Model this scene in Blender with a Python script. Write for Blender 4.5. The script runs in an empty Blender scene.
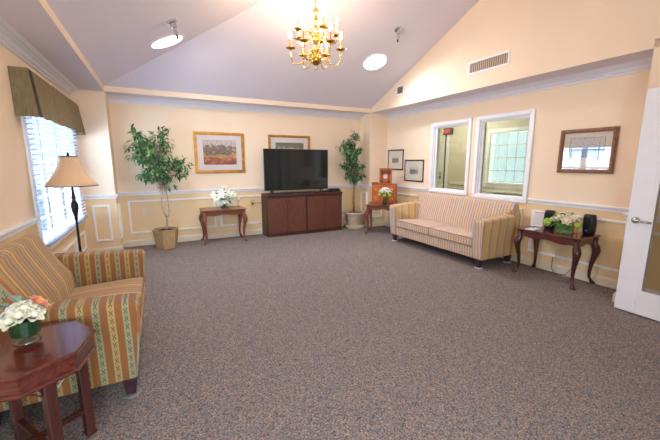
import bpy, bmesh, math, random
from mathutils import Vector, Matrix
random.seed(7)
PI = math.pi
scene = bpy.context.scene
col = scene.collection

# ------------------------------------------------------------------ dimensions (metres)
XL, XLI, XR, XRI = -1.009, -0.582, 4.49, 4.049
YB, YBI, YFI, YF = 6.388, 6.010, -0.61, -0.95
YE = 1.52                       # where the wall steps in on the right
ZS, ZC, ZR, ZT = 2.413, 2.318, 0.918, 2.49
SLOPE = 0.417
YRIDGE = (YBI + YFI) / 2
ZRIDGE = ZT + SLOPE * (YBI - YRIDGE)

# ------------------------------------------------------------------ materials
def newmat(name):
    m = bpy.data.materials.new(name); m.use_nodes = True
    nt = m.node_tree; nt.nodes.clear()
    out = nt.nodes.new('ShaderNodeOutputMaterial'); b = nt.nodes.new('ShaderNodeBsdfPrincipled')
    nt.links.new(b.outputs[0], out.inputs[0])
    return m, nt, b, out
def rgb(c): return (c[0], c[1], c[2], 1)
def srgb(r, g, b):
    f = lambda v: (v/255/12.92) if v/255 <= .04045 else ((v/255+.055)/1.055)**2.4
    return (f(r), f(g), f(b))
def mat(name, c, rough=.5, metal=0, c2=None, scale=20, bump=0, bscale=None, coat=0, spec=.5, detail=3, emit=None, estr=0, stretch=None):
    m, nt, b, out = newmat(name)
    b.inputs['Base Color'].default_value = rgb(c); b.inputs['Roughness'].default_value = rough
    b.inputs['Metallic'].default_value = metal; b.inputs['Coat Weight'].default_value = coat
    b.inputs['Specular IOR Level'].default_value = spec
    tc = nt.nodes.new('ShaderNodeTexCoord'); src = tc.outputs['Object']
    if stretch:
        mp = nt.nodes.new('ShaderNodeMapping'); mp.inputs['Scale'].default_value = stretch
        nt.links.new(src, mp.inputs[0]); src = mp.outputs[0]
    n = nt.nodes.new('ShaderNodeTexNoise'); n.inputs['Scale'].default_value = scale; n.inputs['Detail'].default_value = detail
    nt.links.new(src, n.inputs['Vector'])
    r = nt.nodes.new('ShaderNodeValToRGB')
    c2 = c2 or tuple(min(1, x*.93) for x in c)
    r.color_ramp.elements[0].position = .32; r.color_ramp.elements[0].color = rgb(c2)
    r.color_ramp.elements[1].position = .68; r.color_ramp.elements[1].color = rgb(c)
    nt.links.new(n.outputs[0], r.inputs[0]); nt.links.new(r.outputs[0], b.inputs['Base Color'])
    if bump:
        n2 = nt.nodes.new('ShaderNodeTexNoise'); n2.inputs['Scale'].default_value = bscale or scale*3
        nt.links.new(src, n2.inputs['Vector'])
        bp = nt.nodes.new('ShaderNodeBump'); bp.inputs['Strength'].default_value = bump; bp.inputs['Distance'].default_value = .01
        nt.links.new(n2.outputs[0], bp.inputs['Height']); nt.links.new(bp.outputs[0], b.inputs['Normal'])
    if emit:
        b.inputs['Emission Color'].default_value = rgb(emit); b.inputs['Emission Strength'].default_value = estr
    return m

M = {}
M['wall'] = mat('wall_paint_peach', srgb(243,220,194), .75, bump=.05, scale=3, bscale=120, c2=srgb(241,217,190), spec=.25)
M['wainscot'] = mat('wainscot_light_tint', srgb(238,209,164), .7, bump=.05, scale=3, bscale=120, c2=srgb(236,206,160), spec=.3)  # warmer light below the rail, put into the wall colour
M['ceiling'] = mat('ceiling_paint', srgb(228,220,230), .85, bump=.05, scale=3, bscale=90, c2=srgb(226,218,228), spec=.2)
M['white'] = mat('trim_paint_white', srgb(242,240,244), .35, scale=8, c2=srgb(238,236,240))
M['crown'] = mat('crown_paint', srgb(232,228,236), .45, scale=8, c2=srgb(228,224,232))
M['base'] = mat('baseboard_paint', srgb(228,212,188), .45, scale=8, c2=srgb(222,206,182))
M['brass'] = mat('polished_brass', srgb(226,180,92), .16, 1, scale=6, c2=srgb(206,160,76))
M['bronze'] = mat('dark_bronze', srgb(62,46,44), .35, .6, scale=30, c2=srgb(40,30,32))
M['chrome'] = mat('chrome', srgb(215,215,220), .15, 1, scale=6)
M['black'] = mat('black_plastic', srgb(24,24,28), .4, scale=40, c2=srgb(18,18,22))
M['speaker'] = mat('black_grille_cloth', srgb(26,26,30), .7, scale=300, c2=srgb(10,10,12), bump=.3)
M['screen'] = mat('glossy_screen', srgb(26,32,35), .08, scale=2, c2=srgb(26,32,35), spec=.6)
M['gold_frame'] = mat('gold_leaf', srgb(205,150,62), .35, .55, scale=14, c2=srgb(170,116,44), bump=.2)
M['brown_frame'] = mat('carved_walnut', srgb(176,124,84), .4, .15, scale=60, c2=srgb(86,52,34), bump=.6, bscale=120)
M['dark_frame'] = mat('dark_frame_wood', srgb(70,48,56), .35, scale=30, c2=srgb(52,34,40))
M['mat_board'] = mat('mat_board', srgb(232,222,222), .8, scale=100)
M['mat_cream'] = mat('mat_board_cream', srgb(228,216,200), .8, scale=100)
M['basket'] = mat('woven_wicker', srgb(205,170,120), .7, scale=60, c2=srgb(158,118,70), bump=.8, bscale=90, stretch=(1,1,2.5))
M['pot'] = mat('glazed_stone_pot', srgb(206,186,160), .45, scale=30, c2=srgb(178,156,130), bump=.1)
M['soil'] = mat('moss_soil', srgb(60,52,34), .9, scale=40, c2=srgb(34,40,20), bump=.5)
M['bark'] = mat('pale_bark', srgb(214,190,166), .8, scale=25, c2=srgb(150,118,94), bump=.4)
M['bark2'] = mat('brown_bark', srgb(172,138,108), .8, scale=25, c2=srgb(112,82,60), bump=.4)
M['shade'] = mat('lamp_shade_linen', srgb(228,190,150), .8, scale=120, c2=srgb(222,182,142))
M['valance'] = mat('olive_valance_fabric', srgb(140,122,88), .85, scale=90, c2=srgb(116,100,70), bump=.2, stretch=(1,1,.15))
M['paper'] = mat('printed_paper', srgb(224,222,228), .6, scale=30)
M['yellow'] = mat('yellow_plate', srgb(212,190,60), .5, scale=30)
M['petal_white'] = mat('white_petal', srgb(244,242,236), .55, scale=30, c2=srgb(236,234,214))
M['petal_cream'] = mat('cream_petal', srgb(255,243,222), .55, scale=30, c2=srgb(252,228,196))
M['petal_ivory'] = mat('ivory_petal', srgb(246,240,222), .55, scale=30, c2=srgb(232,228,200))
M['petal_orange'] = mat('orange_petal', srgb(252,184,140), .55, scale=30, c2=srgb(248,160,112))
M['petal_green'] = mat('green_hydrangea', srgb(190,214,96), .6, scale=60, c2=srgb(150,190,70))
M['gray_leaf'] = mat('silvery_leaf', srgb(150,176,168), .55, scale=30, c2=srgb(110,146,140))
M['stamen'] = mat('stamen_yellow', srgb(200,170,50), .6, scale=30)
M['leaf_wrap'] = mat('leaf_wrap', srgb(30,66,34), .35, scale=9, c2=srgb(16,44,22), stretch=(1,1,6))
M['slat'] = mat('blind_slat_white', srgb(178,186,204), .45, scale=10)
M['cord'] = mat('cord_white', srgb(200,200,206), .6, scale=10)
M['metal_vent'] = mat('vent_metal', srgb(196,166,140), .5, scale=20)
M['vent_dark'] = mat('vent_dark', srgb(120,98,82), .8, scale=20)
M['pull'] = mat('brass_pull', srgb(230,200,70), .3, .8, scale=20)
M['dial'] = mat('silver_dial', srgb(205,212,214), .3, .3, scale=20)
M['fret'] = mat('black_fretwork', srgb(60,36,18), .6, scale=20)
M['rug_cap'] = mat('caster_plastic', srgb(208,210,214), .4, scale=20)
M['far_wall'] = mat('far_room_paint', srgb(222,214,194), .75, scale=3)
M['far_door'] = mat('far_door_paint', srgb(222,230,222), .5, scale=3)
M['grass_out'] = mat('lawn', srgb(120,140,90), .9, scale=8, c2=srgb(90,112,66))
M['candle'] = mat('candle_sleeve', srgb(226,150,96), .5, scale=20)
M['blue_led'] = mat('blue_label', srgb(60,120,220), .4, scale=20)

def wicker():
    m = mat('woven_wicker', srgb(208,176,128), .7); nt = m.node_tree; N, L = nt.nodes, nt.links; b = [n for n in N if n.type == 'BSDF_PRINCIPLED'][0]
    tc = N.new('ShaderNodeTexCoord'); sx = N.new('ShaderNodeSeparateXYZ'); L.new(tc.outputs['Object'], sx.inputs[0])
    at = N.new('ShaderNodeMath'); at.operation = 'ARCTAN2'; L.new(sx.outputs[1], at.inputs[0]); L.new(sx.outputs[0], at.inputs[1])
    cb = N.new('ShaderNodeCombineXYZ'); ma = N.new('ShaderNodeMath'); ma.operation = 'MULTIPLY'; ma.inputs[1].default_value = 1.3; L.new(at.outputs[0], ma.inputs[0])
    mz = N.new('ShaderNodeMath'); mz.operation = 'MULTIPLY'; mz.inputs[1].default_value = 9; L.new(sx.outputs[2], mz.inputs[0])
    L.new(ma.outputs[0], cb.inputs[0]); L.new(mz.outputs[0], cb.inputs[1])
    br = N.new('ShaderNodeTexBrick'); br.inputs['Scale'].default_value = 6; br.inputs['Color1'].default_value = rgb(srgb(216,184,136)); br.inputs['Color2'].default_value = rgb(srgb(190,152,102)); br.inputs['Mortar'].default_value = rgb(srgb(120,88,54))
    br.inputs['Mortar Size'].default_value = .03; L.new(cb.outputs[0], br.inputs['Vector']); L.new(br.outputs[0], b.inputs['Base Color']); return m
M['basket'] = wicker()
def leaf_mat(name, c1, c2, c3):
    m, nt, b, out = newmat(name)
    g = nt.nodes.new('ShaderNodeNewGeometry'); r = nt.nodes.new('ShaderNodeValToRGB')
    e = r.color_ramp.elements; e[0].color = rgb(c1); e[1].color = rgb(c3); k = e.new(.5); k.color = rgb(c2)
    nt.links.new(g.outputs['Random Per Island'], r.inputs[0]); nt.links.new(r.outputs[0], b.inputs['Base Color'])
    b.inputs['Roughness'].default_value = .42; b.inputs['Specular IOR Level'].default_value = .4
    return m
M['leaf'] = leaf_mat('ficus_leaf', srgb(30,76,42), srgb(56,108,56), srgb(132,170,104))
M['leaf2'] = leaf_mat('silk_ficus_leaf', srgb(20,56,32), srgb(50,104,58), srgb(128,176,130))
M['leaf3'] = leaf_mat('bouquet_leaf', srgb(60,120,40), srgb(96,160,60), srgb(150,196,90))

def wood(name, c1, c2, rough=.3, coat=.3, stretch=(1.2, 14, 14)):
    m = mat(name, c1, rough, c2=c2, scale=5, coat=coat, detail=5, stretch=stretch)
    return m
M['cherry'] = wood('cherry_wood', srgb(140,80,54), srgb(104,54,34))
M['cherry_v'] = wood('cherry_wood_legs', srgb(138,72,50), srgb(104,48,32), stretch=(14,14,1.2))
M['mahog'] = wood('mahogany', srgb(106,44,31), srgb(72,28,20), rough=.22, coat=.5)
M['mahog_v'] = wood('mahogany_legs', srgb(80,34,28), srgb(54,22,18), rough=.3, stretch=(14,14,1.2))
M['cab'] = wood('cabinet_wood', srgb(116,66,48), srgb(78,42,32), rough=.45, coat=0, stretch=(22,22,1.2))
M['cab_d'] = wood('cabinet_trim_wood', srgb(84,44,36), srgb(60,30,25), rough=.5, coat=0)
M['orange_wood'] = wood('orange_wood', srgb(176,94,42), srgb(140,68,26), rough=.4)
M['clock_wood'] = wood('clock_wood', srgb(206,104,42), srgb(178,82,30), rough=.4)

def carpet():
    m, nt, b, out = newmat('carpet_loop')
    b.inputs['Roughness'].default_value = .95; b.inputs['Specular IOR Level'].default_value = .15
    tc = nt.nodes.new('ShaderNodeTexCoord')
    n1 = nt.nodes.new('ShaderNodeTexVoronoi'); n1.inputs['Scale'].default_value = 150
    n2 = nt.nodes.new('ShaderNodeTexNoise'); n2.inputs['Scale'].default_value = 90; n2.inputs['Detail'].default_value = 6
    nt.links.new(tc.outputs['Object'], n1.inputs['Vector']); nt.links.new(tc.outputs['Object'], n2.inputs['Vector'])
    r = nt.nodes.new('ShaderNodeValToRGB'); r.color_ramp.interpolation = 'CONSTANT'
    e = r.color_ramp.elements
    cols = [srgb(96,86,84), srgb(142,126,116), srgb(118,118,128), srgb(170,148,128), srgb(104,106,116), srgb(154,128,122), srgb(132,128,118)]
    e[0].color = rgb(cols[0]); e[1].position = 1/7; e[1].color = rgb(cols[1])
    for i in range(2, 7): k = e.new(i/7); k.color = rgb(cols[i])
    sp = nt.nodes.new('ShaderNodeSeparateColor'); nt.links.new(n1.outputs['Color'], sp.inputs[0])
    nt.links.new(sp.outputs[0], r.inputs[0])
    r2 = nt.nodes.new('ShaderNodeValToRGB'); r2.color_ramp.elements[0].color = (.78,.78,.78,1); r2.color_ramp.elements[1].color = (1.2,1.2,1.2,1)
    r2.color_ramp.elements[0].position = .35; r2.color_ramp.elements[1].position = .65
    nt.links.new(n2.outputs[0], r2.inputs[0])
    mx = nt.nodes.new('ShaderNodeMix'); mx.data_type = 'RGBA'; mx.blend_type = 'MULTIPLY'; mx.inputs[0].default_value = 1
    nt.links.new(r.outputs[0], mx.inputs[6]); nt.links.new(r2.outputs[0], mx.inputs[7]); nt.links.new(mx.outputs[2], b.inputs['Base Color'])
    bp = nt.nodes.new('ShaderNodeBump'); bp.inputs['Strength'].default_value = .5; bp.inputs['Distance'].default_value = .006
    nt.links.new(n1.outputs[0], bp.inputs['Height']); nt.links.new(bp.outputs[0], b.inputs['Normal'])
    return m
M['carpet'] = carpet()

def stripe(name, axis, period, stops, motif, v_axis=2, motif_c=(.03,.03,.02), motif_len=.055, phase=0.0):
    """woven stripes running across one object axis; motif = list of (centre, halfwidth) bands with small crosses"""
    m, nt, b, out = newmat(name)
    b.inputs['Roughness'].default_value = .85; b.inputs['Specular IOR Level'].default_value = .2
    b.inputs['Sheen Weight'].default_value = .15
    N, L = nt.nodes, nt.links
    tc = N.new('ShaderNodeTexCoord'); sx = N.new('ShaderNodeSeparateXYZ'); L.new(tc.outputs['Object'], sx.inputs[0])
    def mth(op, a, bb=None, c=None):
        n = N.new('ShaderNodeMath'); n.operation = op
        for i, v in enumerate((a, bb, c)):
            if v is None: continue
            if isinstance(v, (int, float)): n.inputs[i].default_value = v
            else: L.new(v, n.inputs[i])
        return n.outputs[0]
    u = mth('FRACT', mth('ADD', mth('MULTIPLY', sx.outputs[axis], 1/period), 10 + phase))
    r = N.new('ShaderNodeValToRGB'); r.color_ramp.interpolation = 'CONSTANT'
    e = r.color_ramp.elements
    e[0].position = 0; e[0].color = rgb(stops[0][1]); e[1].position = stops[1][0]; e[1].color = rgb(stops[1][1])
    for p_, c_ in stops[2:]:
        k = e.new(p_); k.color = rgb(c_)
    L.new(u, r.inputs[0])
    colr = r.outputs[0]
    if motif:
        if v_axis == 'xz': vv = mth('ADD', sx.outputs[0], mth('MULTIPLY', sx.outputs[2], 1.0))
        else: vv = sx.outputs[v_axis]
        v = mth('ABSOLUTE', mth('SUBTRACT', mth('FRACT', mth('ADD', mth('MULTIPLY', vv, 1/motif_len), 10)), .5))
        tot = None
        for c_, hw in motif:
            du = mth('DIVIDE', mth('ABSOLUTE', mth('SUBTRACT', u, c_)), hw)      # 0 centre, 1 edge
            # X-shaped sprig: |du - v*2| small, plus dot at the centre
            x_ = mth('LESS_THAN', mth('ABSOLUTE', mth('SUBTRACT', du, mth('MULTIPLY', v, 1.9))), .24)
            lim = mth('MULTIPLY', mth('LESS_THAN', du, .62), mth('LESS_THAN', v, .34))
            t = mth('MULTIPLY', x_, lim)
            dash = mth('MULTIPLY', mth('LESS_THAN', du, .13), mth('GREATER_THAN', v, .36))
            t = mth('MAXIMUM', t, dash)
            tot = t if tot is None else mth('MAXIMUM', tot, t)
        mx = N.new('ShaderNodeMix'); mx.data_type = 'RGBA'
        L.new(mth('MULTIPLY', tot, .6), mx.inputs[0]); L.new(colr, mx.inputs[6]); mx.inputs[7].default_value = rgb(motif_c)
        colr = mx.outputs[2]
    ns = N.new('ShaderNodeTexNoise'); ns.inputs['Scale'].default_value = 350; L.new(tc.outputs['Object'], ns.inputs['Vector'])
    bp = N.new('ShaderNodeBump'); bp.inputs['Strength'].default_value = .25; bp.inputs['Distance'].default_value = .003
    L.new(ns.outputs[0], bp.inputs['Height']); L.new(bp.outputs[0], b.inputs['Normal'])
    L.new(colr, b.inputs['Base Color'])
    return m
GOLD, PINK, SAGE, BRN = srgb(210,182,130), srgb(206,128,104), srgb(172,178,160), srgb(142,94,52)
BLU = srgb(176,190,200)
st_sofa = [(0,GOLD),(.17,PINK),(.25,BLU),(.40,PINK),(.48,GOLD),(.67,PINK),(.75,BLU),(.90,PINK),(.98,GOLD)]
M['sofa_y'] = stripe('sofa_stripe_front', 1, .18, st_sofa, None)
M['sofa_x'] = stripe('sofa_stripe_side', 0, .15, [(0,srgb(196,160,98)),(.22,PINK),(.27,srgb(186,190,170)),(.42,PINK),(.47,GOLD),(.72,PINK),(.77,srgb(224,196,120)),(.92,PINK),(.96,GOLD)], None)  # browner gold: shade on the arm sides is put into the colour
PK2 = srgb(176,120,92)
st_arm = [(0,BRN),(.24,PK2),(.26,srgb(150,148,110)),(.48,PK2),(.50,BRN),(.74,PK2),(.76,srgb(174,148,92)),(.98,PK2)]
M['chair_x'] = stripe('armchair_stripe_side', 0, .14, st_arm, [(.37,.11),(.87,.11)], v_axis=2, motif_len=.05)
M['chair_y'] = stripe('armchair_stripe_front', 1, .19, [(0,srgb(176,146,94)),(.20,srgb(176,102,62)),(.30,srgb(152,154,126)),(.44,srgb(176,102,62)),(.52,srgb(176,146,94)),(.72,srgb(176,102,62)),(.80,srgb(196,172,114)),(.94,srgb(176,102,62))], None)

def glass(name, tint=(.97,.99,.98), refl=1.0, rough=0.0, ior=1.45):
    m = bpy.data.materials.new(name); m.use_nodes = True; nt = m.node_tree; nt.nodes.clear()
    out = nt.nodes.new('ShaderNodeOutputMaterial'); t = nt.nodes.new('ShaderNodeBsdfTransparent'); t.inputs[0].default_value = rgb(tint)
    g = nt.nodes.new('ShaderNodeBsdfGlossy'); g.inputs['Roughness'].default_value = rough
    f = nt.nodes.new('ShaderNodeLayerWeight'); f.inputs[0].default_value = .5
    pw = nt.nodes.new('ShaderNodeMath'); pw.operation = 'POWER'; pw.inputs[1].default_value = 5; nt.links.new(f.outputs['Facing'], pw.inputs[0])
    ml = nt.nodes.new('ShaderNodeMath'); ml.operation = 'MULTIPLY_ADD'; ml.inputs[1].default_value = .96; ml.inputs[2].default_value = .04*refl; ml.use_clamp = True
    mx = nt.nodes.new('ShaderNodeMixShader')
    nt.links.new(pw.outputs[0], ml.inputs[0]); nt.links.new(ml.outputs[0], mx.inputs[0]); nt.links.new(t.outputs[0], mx.inputs[1]); nt.links.new(g.outputs[0], mx.inputs[2])
    nt.links.new(mx.outputs[0], out.inputs[0]); return m
M['glass'] = glass('window_glass')
M['glass_green'] = glass('tinted_window_glass', (.86,.92,.84), 2.2)
M['glass_pic'] = glass('picture_glass', (1,1,1), 1.6)
M['glass_vase'] = glass('vase_glass', (.86,.95,.92), 2.0)

def emis(name, c, s):
    m = bpy.data.materials.new(name); m.use_nodes = True; nt = m.node_tree; nt.nodes.clear()
    out = nt.nodes.new('ShaderNodeOutputMaterial'); e = nt.nodes.new('ShaderNodeEmission')
    e.inputs[0].default_value = rgb(c); e.inputs[1].default_value = s; nt.links.new(e.outputs[0], out.inputs[0]); return m
M['bulb'] = emis('candle_bulb_glow', (1,.76,.50), 200)
M['downlight'] = emis('downlight_lens', (.86,.93,1), 3.2)
M['exit'] = emis('exit_sign_red', (1,.08,.1), 1.6)

def picture_mat(name, kind):
    m, nt, b, out = newmat(name); N, L = nt.nodes, nt.links
    b.inputs['Roughness'].default_value = .7
    tc = N.new('ShaderNodeTexCoord'); sx = N.new('ShaderNodeSeparateXYZ'); L.new(tc.outputs['Generated'], sx.inputs[0])
    n = N.new('ShaderNodeTexNoise'); n.inputs['Scale'].default_value = 6; n.inputs['Detail'].default_value = 8
    L.new(tc.outputs['Generated'], n.inputs['Vector'])
    def ramp(stops):
        r = N.new('ShaderNodeValToRGB'); e = r.color_ramp.elements
        e[0].position, e[0].color = stops[0][0], rgb(stops[0][1]); e[1].position, e[1].color = stops[-1][0], rgb(stops[-1][1])
        for p_, c_ in stops[1:-1]:
            k = e.new(p_); k.color = rgb(c_)
        return r
    ad = N.new('ShaderNodeMath'); ad.operation = 'MULTIPLY_ADD'; ad.inputs[1].default_value = {'garden': 1.1, 'town': .9, 'print': 1.2, 'lake': .45}[kind]; L.new(n.outputs[0], ad.inputs[0]); sb = N.new('ShaderNodeMath'); sb.operation = 'SUBTRACT'; sb.inputs[1].default_value = {'garden': .3, 'town': .2, 'print': .4, 'lake': 0}[kind]; L.new(sx.outputs[2], sb.inputs[0]); L.new(sb.outputs[0], ad.inputs[2])
    if kind == 'garden':
        r = ramp([(.2,srgb(120,70,64)),(.42,srgb(176,96,84)),(.55,srgb(206,140,92)),(.66,srgb(190,170,110)),(.76,srgb(112,100,92)),(.9,srgb(140,120,112)),(1.0,srgb(206,194,190)),(1.2,srgb(150,120,110))])
    elif kind == 'town':
        r = ramp([(.3,srgb(190,80,70)),(.5,srgb(90,100,80)),(.8,srgb(210,180,110)),(1.0,srgb(112,116,100)),(1.15,srgb(190,180,170))])
    elif kind == 'print':
        r = ramp([(.2,srgb(210,205,190)),(.4,srgb(60,62,56)),(.55,srgb(176,170,150)),(.7,srgb(70,74,66)),(.9,srgb(190,186,166)),(1.1,srgb(220,214,200))])
    else:
        r = ramp([(.2,srgb(150,156,140)),(.5,srgb(120,150,170)),(.68,srgb(110,146,176)),(.74,srgb(200,196,190)),(1.1,srgb(206,200,196))])
    L.new(ad.outputs[0], r.inputs[0])
    n3 = N.new('ShaderNodeTexNoise'); n3.inputs['Scale'].default_value = 18; n3.inputs['Detail'].default_value = 6; L.new(tc.outputs['Generated'], n3.inputs['Vector'])
    hs = N.new('ShaderNodeHueSaturation'); L.new(r.outputs[0], hs.inputs['Color'])
    mp = N.new('ShaderNodeMapRange'); mp.inputs[1].default_value = .3; mp.inputs[2].default_value = .7; mp.inputs[3].default_value = .6; mp.inputs[4].default_value = 1.35
    L.new(n3.outputs[0], mp.inputs[0]); L.new(mp.outputs[0], hs.inputs['Value'])
    L.new(hs.outputs[0], b.inputs['Base Color']); return m
for k in ('garden','town','print','lake'): M['art_'+k] = picture_mat('artwork_'+k, k)

# ------------------------------------------------------------------ mesh helpers
def link_mesh(name, bm, m, parent=None, smooth=False, bevel=0, loc=None, rot=None, segs=2):
    me = bpy.data.meshes.new(name); bmesh.ops.recalc_face_normals(bm, faces=bm.faces[:]); bm.to_mesh(me); bm.free()
    for mm in (m if isinstance(m, (list, tuple)) else [m]): me.materials.append(mm)
    o = bpy.data.objects.new(name, me); col.objects.link(o)
    if parent: o.parent = parent
    if loc: o.location = loc
    if rot: o.rotation_euler = rot
    if smooth:
        for p_ in me.polygons: p_.use_smooth = True
    if bevel:
        md = o.modifiers.new('bevel', 'BEVEL'); md.width = bevel; md.segments = segs; md.limit_method = 'ANGLE'; md.angle_limit = math.radians(40)
        for p_ in me.polygons: p_.use_smooth = True
        me.set_sharp_from_angle(angle=math.radians(50)) if not smooth else None
    return o
def B(): return bmesh.new()
def box(bm, x0, x1, y0, y1, z0, z1):
    vs = [bm.verts.new((x, y, z)) for z in (z0, z1) for y in (y0, y1) for x in (x0, x1)]
    for f in ((0,1,3,2),(4,6,7,5),(0,4,5,1),(2,3,7,6),(0,2,6,4),(1,5,7,3)): bm.faces.new([vs[i] for i in f])
    return bm
def prism(bm, poly, axis, a0, a1):
    """poly in the two other axes (order x,y,z without axis), extruded a0..a1 along axis"""
    def P(u, v, a):
        return {0:(a,u,v),1:(u,a,v),2:(u,v,a)}[axis]
    A = [bm.verts.new(P(u,v,a0)) for u,v in poly]; C = [bm.verts.new(P(u,v,a1)) for u,v in poly]
    n = len(poly); bm.faces.new(A); bm.faces.new(C[::-1])
    for i in range(n): bm.faces.new((A[i], C[i], C[(i+1)%n], A[(i+1)%n]))
    return bm
def lathe(bm, prof, c=(0,0,0), n=20, cap=True):
    rings = []
    for r, z in prof:
        rings.append([bm.verts.new((c[0]+r*math.cos(2*PI*k/n), c[1]+r*math.sin(2*PI*k/n), c[2]+z)) for k in range(n)])
    for a, b_ in zip(rings, rings[1:]):
        for k in range(n): bm.faces.new((a[k], a[(k+1)%n], b_[(k+1)%n], b_[k]))
    if cap: bm.faces.new(rings[0][::-1]); bm.faces.new(rings[-1])
    return bm
def tube(bm, pts, rad, n=8, square=False):
    pts = [Vector(p_) for p_ in pts]
    if not isinstance(rad, (list, tuple)): rad = [rad]*len(pts)
    rings = []; up = None
    for i, p_ in enumerate(pts):
        t = (pts[min(i+1, len(pts)-1)] - pts[max(i-1, 0)]).normalized()
        if up is None: up = Vector((0,0,1)) if abs(t.z) < .9 else Vector((1,0,0))
        a = t.cross(up).normalized(); b_ = a.cross(t).normalized(); up = b_
        rings.append([bm.verts.new(p_ + rad[i]*(a*math.cos(2*PI*(k+(.5 if square else 0))/n) + b_*math.sin(2*PI*(k+(.5 if square else 0))/n))) for k in range(n)])
    for a, b_ in zip(rings, rings[1:]):
        for k in range(n): bm.faces.new((a[k], a[(k+1)%n], b_[(k+1)%n], b_[k]))
    bm.faces.new(rings[0][::-1]); bm.faces.new(rings[-1]); return bm
def torus(bm, c, R, r, axis=2, n=24, k=8):
    ring = []
    for i in range(n):
        a = 2*PI*i/n; row = []
        for j in range(k):
            b_ = 2*PI*j/k; rr = R + r*math.cos(b_); v = (rr*math.cos(a), rr*math.sin(a), r*math.sin(b_))
            if axis == 1: v = (v[0], v[2], v[1])
            if axis == 0: v = (v[2], v[0], v[1])
            row.append(bm.verts.new((c[0]+v[0], c[1]+v[1], c[2]+v[2])))
        ring.append(row)
    for i in range(n):
        for j in range(k): bm.faces.new((ring[i][j], ring[(i+1)%n][j], ring[(i+1)%n][(j+1)%k], ring[i][(j+1)%k]))
    return bm
def thing(name, label, cat, loc=(0,0,0), rz=0, group=None):
    o = bpy.data.objects.new(name, None); col.objects.link(o); o.location = loc; o.rotation_euler = (0,0,rz)
    o.empty_display_size = .1
    o['label'] = label; o['category'] = cat
    if group: o['group'] = group
    return o
def tag(o, label, cat, group=None):
    o['label'] = label; o['category'] = cat
    if group: o['group'] = group
    return o
def struct(o): o['kind'] = 'structure'; return o
def sobj(name, bm, m, parent=None, **k):
    o = link_mesh(name, bm, m, parent, **k); o['kind'] = 'structure'; return o

# ------------------------------------------------------------------ room shell
T = .12
bm = B(); box(bm, XL-T, 6.62, YF-T, 8.5, -.1, 0); sobj('floor', bm, M['carpet'])

# left wall with window opening
WY0, WY1, WZ0, WZ1 = 3.95, 5.80, .62, 1.95
def wall_x(name, x0, x1, y0, y1, ztop, holes, split=True):
    """wall along y with rectangular holes [(y0,y1,z0,z1)], lower band tinted for the light there"""
    bm = B(); me_idx = []
    ys = sorted({y0, y1} | {h[0] for h in holes} | {h[1] for h in holes}); zs = sorted({0, ztop} | ({ZR} if split else set()) | {h[2] for h in holes} | {h[3] for h in holes})
    for a, b_ in zip(ys, ys[1:]):
        for c_, d_ in zip(zs, zs[1:]):
            ym, zm = (a+b_)/2, (c_+d_)/2
            if any(h[0] < ym < h[1] and h[2] < zm < h[3] for h in holes): continue
            n0 = len(bm.faces); box(bm, x0, x1, a, b_, c_, d_); bm.faces.ensure_lookup_table()
            for f in bm.faces[n0:]: f.material_index = 1 if (split and zm < ZR) else 0
    return bm
bm = wall_x('w', XL-T, XL, YF, YB, ZS+.3, [(WY0, WY1, WZ0, WZ1)]); sobj('wall_left', bm, [M['wall'], M['wainscot']])
# right wall with two interior windows
W1 = (3.865, 4.625, .925, 2.035); W2 = (2.865, 3.655, .905, 2.04)
bm = wall_x('w', XR, XR+T, YE-.02, YB, ZS+.3, [W1, W2]); sobj('wall_right', bm, [M['wall'], M['wainscot']])
def banded(bm, x0, x1, y0, y1, ztop):
    for z0, z1, mi in ((0, ZR, 1), (ZR, ztop, 0)):
        n0 = len(bm.faces); box(bm, x0, x1, y0, y1, z0, z1); bm.faces.ensure_lookup_table()
        for f in bm.faces[n0:]: f.material_index = mi
    return bm
sobj('wall_back', banded(B(), XL-T, 6.62, YB, YB+T, ZS+.3), [M['wall'], M['wainscot']])
sobj('wall_back_corner_left', banded(B(), XL, XLI, YBI, YB, ZS), [M['wall'], M['wainscot']])
sobj('wall_back_corner_right', banded(B(), XRI, XR, YBI, YB, ZS), [M['wall'], M['wainscot']])
# stepped-in right wall nearer the camera, with a doorway beyond the open door leaf
bm = B()
banded(bm, XRI, XR+T, .52, YE, ZS); banded(bm, XRI, XR+T, YF, -.42, ZS); box(bm, XRI, XR+T, -.42, .52, 2.06, ZS)
sobj('wall_right_step', bm, [M['wall'], M['wainscot']])
bm = B(); box(bm, XR+T, XR+T+.1, -.6, .7, 0, 2.5); sobj('wall_hallway', bm, M['wall'])
# front wall (behind the camera) with an opening added for fill light
def wall_front():
    bm = B(); hs = [(-.85, 1.05, .62, 2.15)]
    xs = sorted({XL-T, XR+T} | {h[0] for h in hs} | {h[1] for h in hs}); zs = [0, .62, ZR, 2.15, ZS+.3]
    for a, b_ in zip(xs, xs[1:]):
        for c_, d_ in zip(zs, zs[1:]):
            xm, zm = (a+b_)/2, (c_+d_)/2
            if any(h[0] < xm < h[1] and h[2] < zm < h[3] for h in hs): continue
            n0 = len(bm.faces); box(bm, a, b_, YF-T, YF, c_, d_); bm.faces.ensure_lookup_table()
            for f in bm.faces[n0:]: f.material_index = 1 if zm < ZR else 0
    return bm
sobj('wall_front', wall_front(), [M['wall'], M['wainscot']])
# soffit ring (flat, dropped) and its fascia
bm = B()
box(bm, XL, XLI, YF, YB, ZS, ZT-.002); box(bm, XLI, XRI, YBI, YB, ZS, ZT-.002); box(bm, XLI, XRI, YF, YFI, ZS, ZT-.002)
n0 = len(bm.faces); box(bm, XRI, XR, YE, YB, ZS, ZT-.002)
for f in bm.faces:
    f.normal_update()
    c = f.calc_center_median()
    f.material_index = 0 if abs(f.normal.z) > .5 else 1
sobj('ceiling_soffit', bm, [M['ceiling'], M['wall']])
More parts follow.
